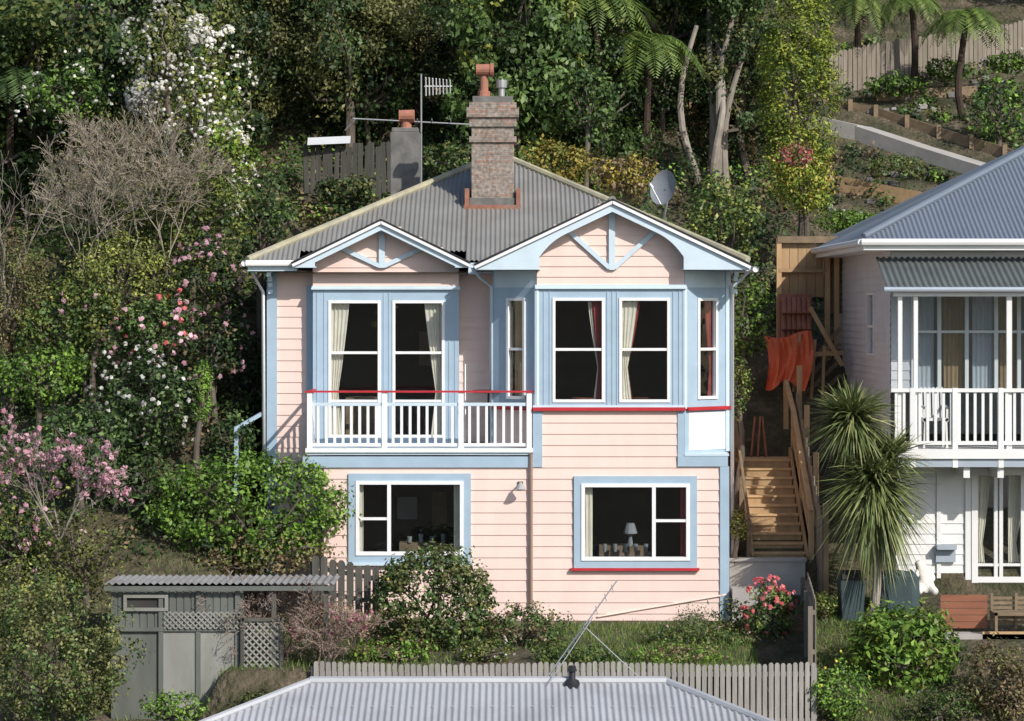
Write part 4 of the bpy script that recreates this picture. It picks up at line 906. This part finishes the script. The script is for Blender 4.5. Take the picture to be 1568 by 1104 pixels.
plant('camellia_shrub',230,500,75,60,2.4,'L_mid',.085,.5,k2='L_dark',flower=[('F_red',34,.11),('F_pink',40,.12)])
plant('camellia_shrub',150,490,60,60,2.2,'L_mid',.085,.5,k2='L_yel',f2=.3,flower=[('F_pink',20,.11)])
plant('camellia_shrub',325,530,60,60,2.3,'L_dark',.085,.6,k2='L_brown',f2=.12,flower=[('F_pink',30,.11)])
plant('camellia_shrub',230,620,95,80,1.2,'L_dark',.085,.6,k2='L_mid',f2=.2,flower=[('F_white',130,.095)])
plant('bright_green_shrub',60,575,90,50,1.4,'L_bright',.09,.6,k2='L_mid',f2=.2)
plant('small_conifer',310,600,15,52,.9,'L_bright',.05,.9,cr=.11,asp=.4)
plant('dark_laurel',370,590,50,90,3.4,'L_dark',.1,.5)
plant('dark_laurel',355,670,45,50,1.2,'L_dark',.09,.5,k2='L_mid')
plant('dark_laurel',120,680,90,70,-.2,'L_dark',.1,.5,k2='L_mid')
plant('dark_laurel',220,740,70,60,.2,'L_dark',.1,.5,k2='L_mid')
plant('dark_laurel',400,340,50,90,6.5,'L_dark',.1,.5,k2='L_mid')
twigtree('pink_magnolia',90,830,640,-2.2,'palebark',6,.42,5,.55,.04,'L_mid','F_pink',300,.05,fs=.09,nleaf=1)
plant('magnolia_foliage_shrub',30,800,95,100,-1.6,'L_mid',.08,.3,k2='L_yel',f2=.5,shell=.3,lump=.2,flower=[('F_pink',34,.10)])
plant('yellow_green_shrub',130,850,75,75,-2.4,'L_yel',.075,.28,k2='L_olive',f2=.5,shell=.3)
plant('olive_bush',85,1005,128,118,-6.,'L_olive',.065,.6,k2='L_mid',f2=.35,cr=.22)
plant('olive_bush',30,920,70,70,-5.,'L_olive',.065,.5,k2='L_yel',f2=.35,cr=.2)
plant('small_green_shrub',265,1085,60,26,-5.8,'L_bright',.065,.6,k2='L_mid')
plant('small_green_shrub',410,1085,70,34,-5.3,'L_mid',.065,.6,k2='L_olive',f2=.5)
# hedge: dense, domed, sunlit top
plant('climbing_vine_hedge',385,775,172,92,-.5,'L_bright',.09,.95,ry=.9,k2='L_mid',f2=.18,lump=.05,shell=.68,cr=.19)
plant('vine_hedge_base',400,850,135,38,-.8,'L_olive',.075,.4,ry=.7,k2='L_brown',f2=.5,lump=.08,cr=.16)
twigtree('twiggy_shrub',440,1000,870,-4.0,'twigr',7,.5,7,1.3,.018,'L_brown',None,30,rmin=.0045,nleaf=1,lf=.03)
twigtree('twiggy_shrub',400,970,860,-3.9,'twigr',7,.5,6,1.0,.018,None,None,30,rmin=.0045)
twigtree('twiggy_shrub',510,1010,890,-4.2,'twigr',6,.5,6,1.0,.018,'L_brown','F_mag',60,fs=.06,rmin=.004,nleaf=1,lf=.05)
plant('camellia_bush',662,923,104,98,-2.4,'L_mid',.08,1.05,ry=1.1,k2='L_olive',f2=.4,shell=.72,lump=.035,cr=.18,flower=[('F_yel',16,.05)])
plant('garden_shrub',805,968,72,50,-2.4,'L_mid',.06,.7,k2='L_brown',f2=.4,cr=.15)
plant('garden_shrub',600,1000,85,24,-3.9,'L_bright',.065,.6,k2='L_brown',cr=.12)
plant('garden_shrub',740,1000,50,24,-3.9,'L_yel',.055,.6,k2='L_mid',cr=.1,flower=[('F_white',12,.05)])
plant('low_garden_plants',880,1002,80,17,-4.0,'L_mid',.055,.6,ry=.4,k2='L_yel',cr=.1,trunk=False)
plant('low_garden_plants',1060,980,100,30,-2.4,'L_mid',.055,.6,ry=.55,k2='L_olive',f2=.5,cr=.12,trunk=False,flower=[('F_pink',14,.05)])
plant('low_garden_plants',1030,1002,85,16,-4.0,'L_bright',.05,.5,ry=.4,k2='L_brown',f2=.4,cr=.1,trunk=False)
plant('low_garden_plants',1120,955,32,42,-1.2,'L_dark',.06,.5,ry=.35,k2='L_olive',f2=.4,cr=.12,trunk=False)
twigtree('rose_bush',1070,985,925,-1.6,'twigr',5,.5,5,.8,.015,'L_mid',None,rmin=.004,lf=.045)
plant('red_camellia',1180,950,42,68,-1.6,'L_mid',.065,.8,k2='L_yel',f2=.2,cr=.14,flower=[('F_red',150,.09)])
plant('bright_leaf_shrub',1382,1000,98,92,-3.6,'L_bright',.13,1.,ry=1.,k2='L_yel',f2=.2,cr=.24,shell=.62,asp=.45,lump=.08)
plant('brown_leaf_shrub',1540,1055,78,84,-4.6,'L_brown',.09,.6,k2='L_olive',f2=.45,shell=.35,asp=.4)
plant('green_herb_patch',1280,1060,55,52,-5.,'L_bright',.06,.6,k2='L_mid',flower=[('F_yel',12,.05)])
plant('green_herb_patch',1262,925,26,20,-1.,'L_yel',.05,.6,k2='L_mid',cr=.1)
plant('green_herb_patch',1440,1080,60,30,-5.,'L_mid',.06,.6,k2='L_olive')
plant('yellow_flowering_shrub',1130,805,16,28,.4,'L_yel',.05,.7,cr=.1,k2='L_gold')
# right / behind
plant('golden_conifer',1222,120,66,215,12,'L_con',.09,.85,ry=1.0,k2='L_mid',f2=.12,cr=.27,shell=.74,lump=.04,asp=.5,up=.7)
plant('golden_conifer',1228,270,55,65,11,'L_con',.09,.6,ry=.9,k2='L_gold',f2=.25,cr=.24,shell=.6,asp=.5)
plant('yellow_green_tree',1105,350,72,90,7.5,'L_yel',.095,.5,k2='L_mid',f2=.5)
plant('red_leaf_shrub',1218,238,28,20,9.6,'L_brown',.08,.6,k2='F_red',f2=.3,cr=.14,trunk=False)
plant('golden_shrub',860,252,66,40,9.8,'L_gold',.085,.7,k2='L_yel',f2=.3,cr=.2)
plant('golden_shrub',960,270,60,40,9.2,'L_brown',.085,.6,k2='L_gold',f2=.45,cr=.2)
plant('green_shrub',1140,490,42,70,6.,'L_mid',.085,.5,k2='L_bright',f2=.3)
plant('green_shrub',1130,590,22,55,3.,'L_mid',.065,.5,k2='L_yel',f2=.4)
plant('green_shrub',700,245,70,30,10.5,'L_mid',.09,.5,k2='L_olive',f2=.3)
plant('big_evergreen_tree',790,110,105,105,13.5,'L_mid',.15,.7,k2='L_dark',f2=.4,cr=.38)
plant('big_evergreen_tree',900,150,60,70,13.,'L_mid',.13,.5,k2='L_dark',f2=.4)
plant('dark_laurel',560,130,90,80,15.5,'L_dark',.12,.5,k2='L_mid',f2=.2)
plant('dark_laurel',1010,130,50,60,17.,'L_dark',.12,.5,k2='L_mid',f2=.3)
plant('dark_laurel',530,290,60,22,11.,'L_dark',.1,.4,k2='L_olive',f2=.4,trunk=False)
plant('low_hillside_shrub',1300,340,60,20,13.,'L_bright',.075,.6,ry=.6,cr=.14,trunk=False)
plant('low_hillside_shrub',1370,250,50,14,16.5,'L_olive',.075,.5,ry=.5,k2='L_mid',f2=.5,cr=.14,trunk=False)
plant('hillside_shrub',1530,165,52,50,19.,'L_bright',.12,.6,k2='L_dark',f2=.5)
plant('hillside_shrub',1370,130,50,18,21.5,'L_mid',.09,.6,k2='L_bright',f2=.5,trunk=False)
plant('hillside_shrub',1450,105,40,20,22.,'L_mid',.09,.6,k2='L_bright',f2=.4,trunk=False)
plant('hillside_shrub',1540,95,40,18,22.,'L_mid',.09,.6,k2='L_bright',f2=.5,trunk=False,flower=[('F_white',20,.1)])
plant('hillside_shrub',1420,320,60,12,14.3,'L_olive',.075,.5,k2='L_mid',cr=.13,trunk=False)
F=FM(950); y=16.5
for (u0,u1,vb,vt) in ((1078,1066,235,40),(1092,1100,235,60),(1096,1125,230,20),(1085,1088,235,-10),(1112,1140,235,80)):
    F.limb((X(u0,y),y,Z(vb,y)-1.2),(X(u1,y),y+F.rng.uniform(-.5,.5),Z(vt,y)),.14,.06,'palebark',.05,8,9)
F.crown((X(1095,y),y,Z(0,y)+.6),(1.9,1.6,1.1),60,200,.4,.12,'L_dark',k2='L_mid'); F.done('pale_trunk_tree')
for (u,v,y,L,k) in ((40,30,13,2.0,'L_fern'),(100,20,15,1.9,'L_fern'),(20,110,11,1.8,'L_dark'),(905,-10,15,1.9,'L_fern'),(990,60,15.5,1.7,'L_fern'),(1480,20,21,1.4,'L_fern'),(1395,-5,22.5,1.2,'L_fern'),(1310,0,23,1.3,'L_fern'),(640,15,17,1.8,'L_dark')):
    SEED[0]+=1; F=FM(SEED[0]); x=X(u,y); z=Z(v,y); F.limb((x,y,H(x,y)-.3),(x,y,z),.11,.08,'fern_t',.03,6,8); F.fronds((x,y,z),20,L,k); F.done('tree_fern')
F=FM(977); y=-1.2; bx=X(1334,y)
F.limb((bx,y,.1),(X(1338,y),y,Z(760,y)),.085,.08,'palebark',.02,6,9); F.limb((X(1336,y),y,Z(800,y)),(X(1308,y),y+.1,Z(655,y)),.07,.06,'palebark',.05,5,8)
F.straps((X(1338,y),y,Z(735,y)),850,1.0,.042,'L_strap',-1.,.35); F.straps((X(1340,y),y,Z(765,y)),420,1.1,.04,'L_strap',-1.6,.5); F.straps((X(1306,y),y+.1,Z(640,y)),820,.82,.038,'L_strap',-.8,.3)
F.straps((X(1365,y),y+.2,Z(700,y)),260,.7,.04,'L_strap',-.3,.3)
F.done('cabbage_tree')
rk=MB(); rn=random.Random(9)
for i in range(110):
    x=rn.uniform(8,15); y=rn.choice([rn.uniform(13,18),rn.uniform(21.2,23.5)]); z=H(x,y); r=rn.uniform(.04,.14)
    rk.hexa([(x+dx*r*rn.uniform(.6,1.2),y+dy*r*rn.uniform(.6,1.2),z+dz*r*rn.uniform(.5,1)) for dz in(-.5,1) for dx,dy in((-1,-1),(1,-1),(1,1),(-1,1))],'path' if rn.random()<.35 else 'conc')
rk.done('terrace_rocks',None,False,.02)

# ---------------------------------------------------------------- light, world, camera
az=math.radians(38); el=math.radians(35)
d=Vector((math.sin(az)*math.cos(el),-math.cos(az)*math.cos(el),math.sin(el)))
sl_=bpy.data.lights.new('sun','SUN'); sl_.energy=4.7; sl_.angle=math.radians(.5); sl_.color=(1,.945,.87); so=bpy.data.objects.new('sun',sl_); COL.objects.link(so); so.rotation_euler=d.to_track_quat('Z','Y').to_euler()
wd=bpy.data.worlds.new('World'); scene.world=wd; wd.use_nodes=True; nt=wd.node_tree; bg=nt.nodes['Background']; sk=nt.nodes.new('ShaderNodeTexSky'); sk.sky_type='NISHITA'; sk.sun_disc=False; sk.sun_elevation=el; sk.sun_rotation=math.atan2(d.x,d.y)
nt.links.new(sk.outputs[0],bg.inputs[0]); bg.inputs[1].default_value=.15
cam=bpy.data.cameras.new('camera'); co=bpy.data.objects.new('camera',cam); COL.objects.link(co); co.location=(0,CY,CZ); co.rotation_euler=(math.radians(90),0,0)
cam.sensor_width=36; cam.lens=36*FC/1568; cam.shift_y=-(552-HV)/1568; cam.clip_end=1000; cam.clip_start=.5
scene.camera=co
scene.view_settings.view_transform='Standard'; scene.view_settings.look='None'; scene.view_settings.exposure=0
print('objects',len(bpy.data.objects),'polys',sum(len(m.polygons) for m in bpy.data.meshes))
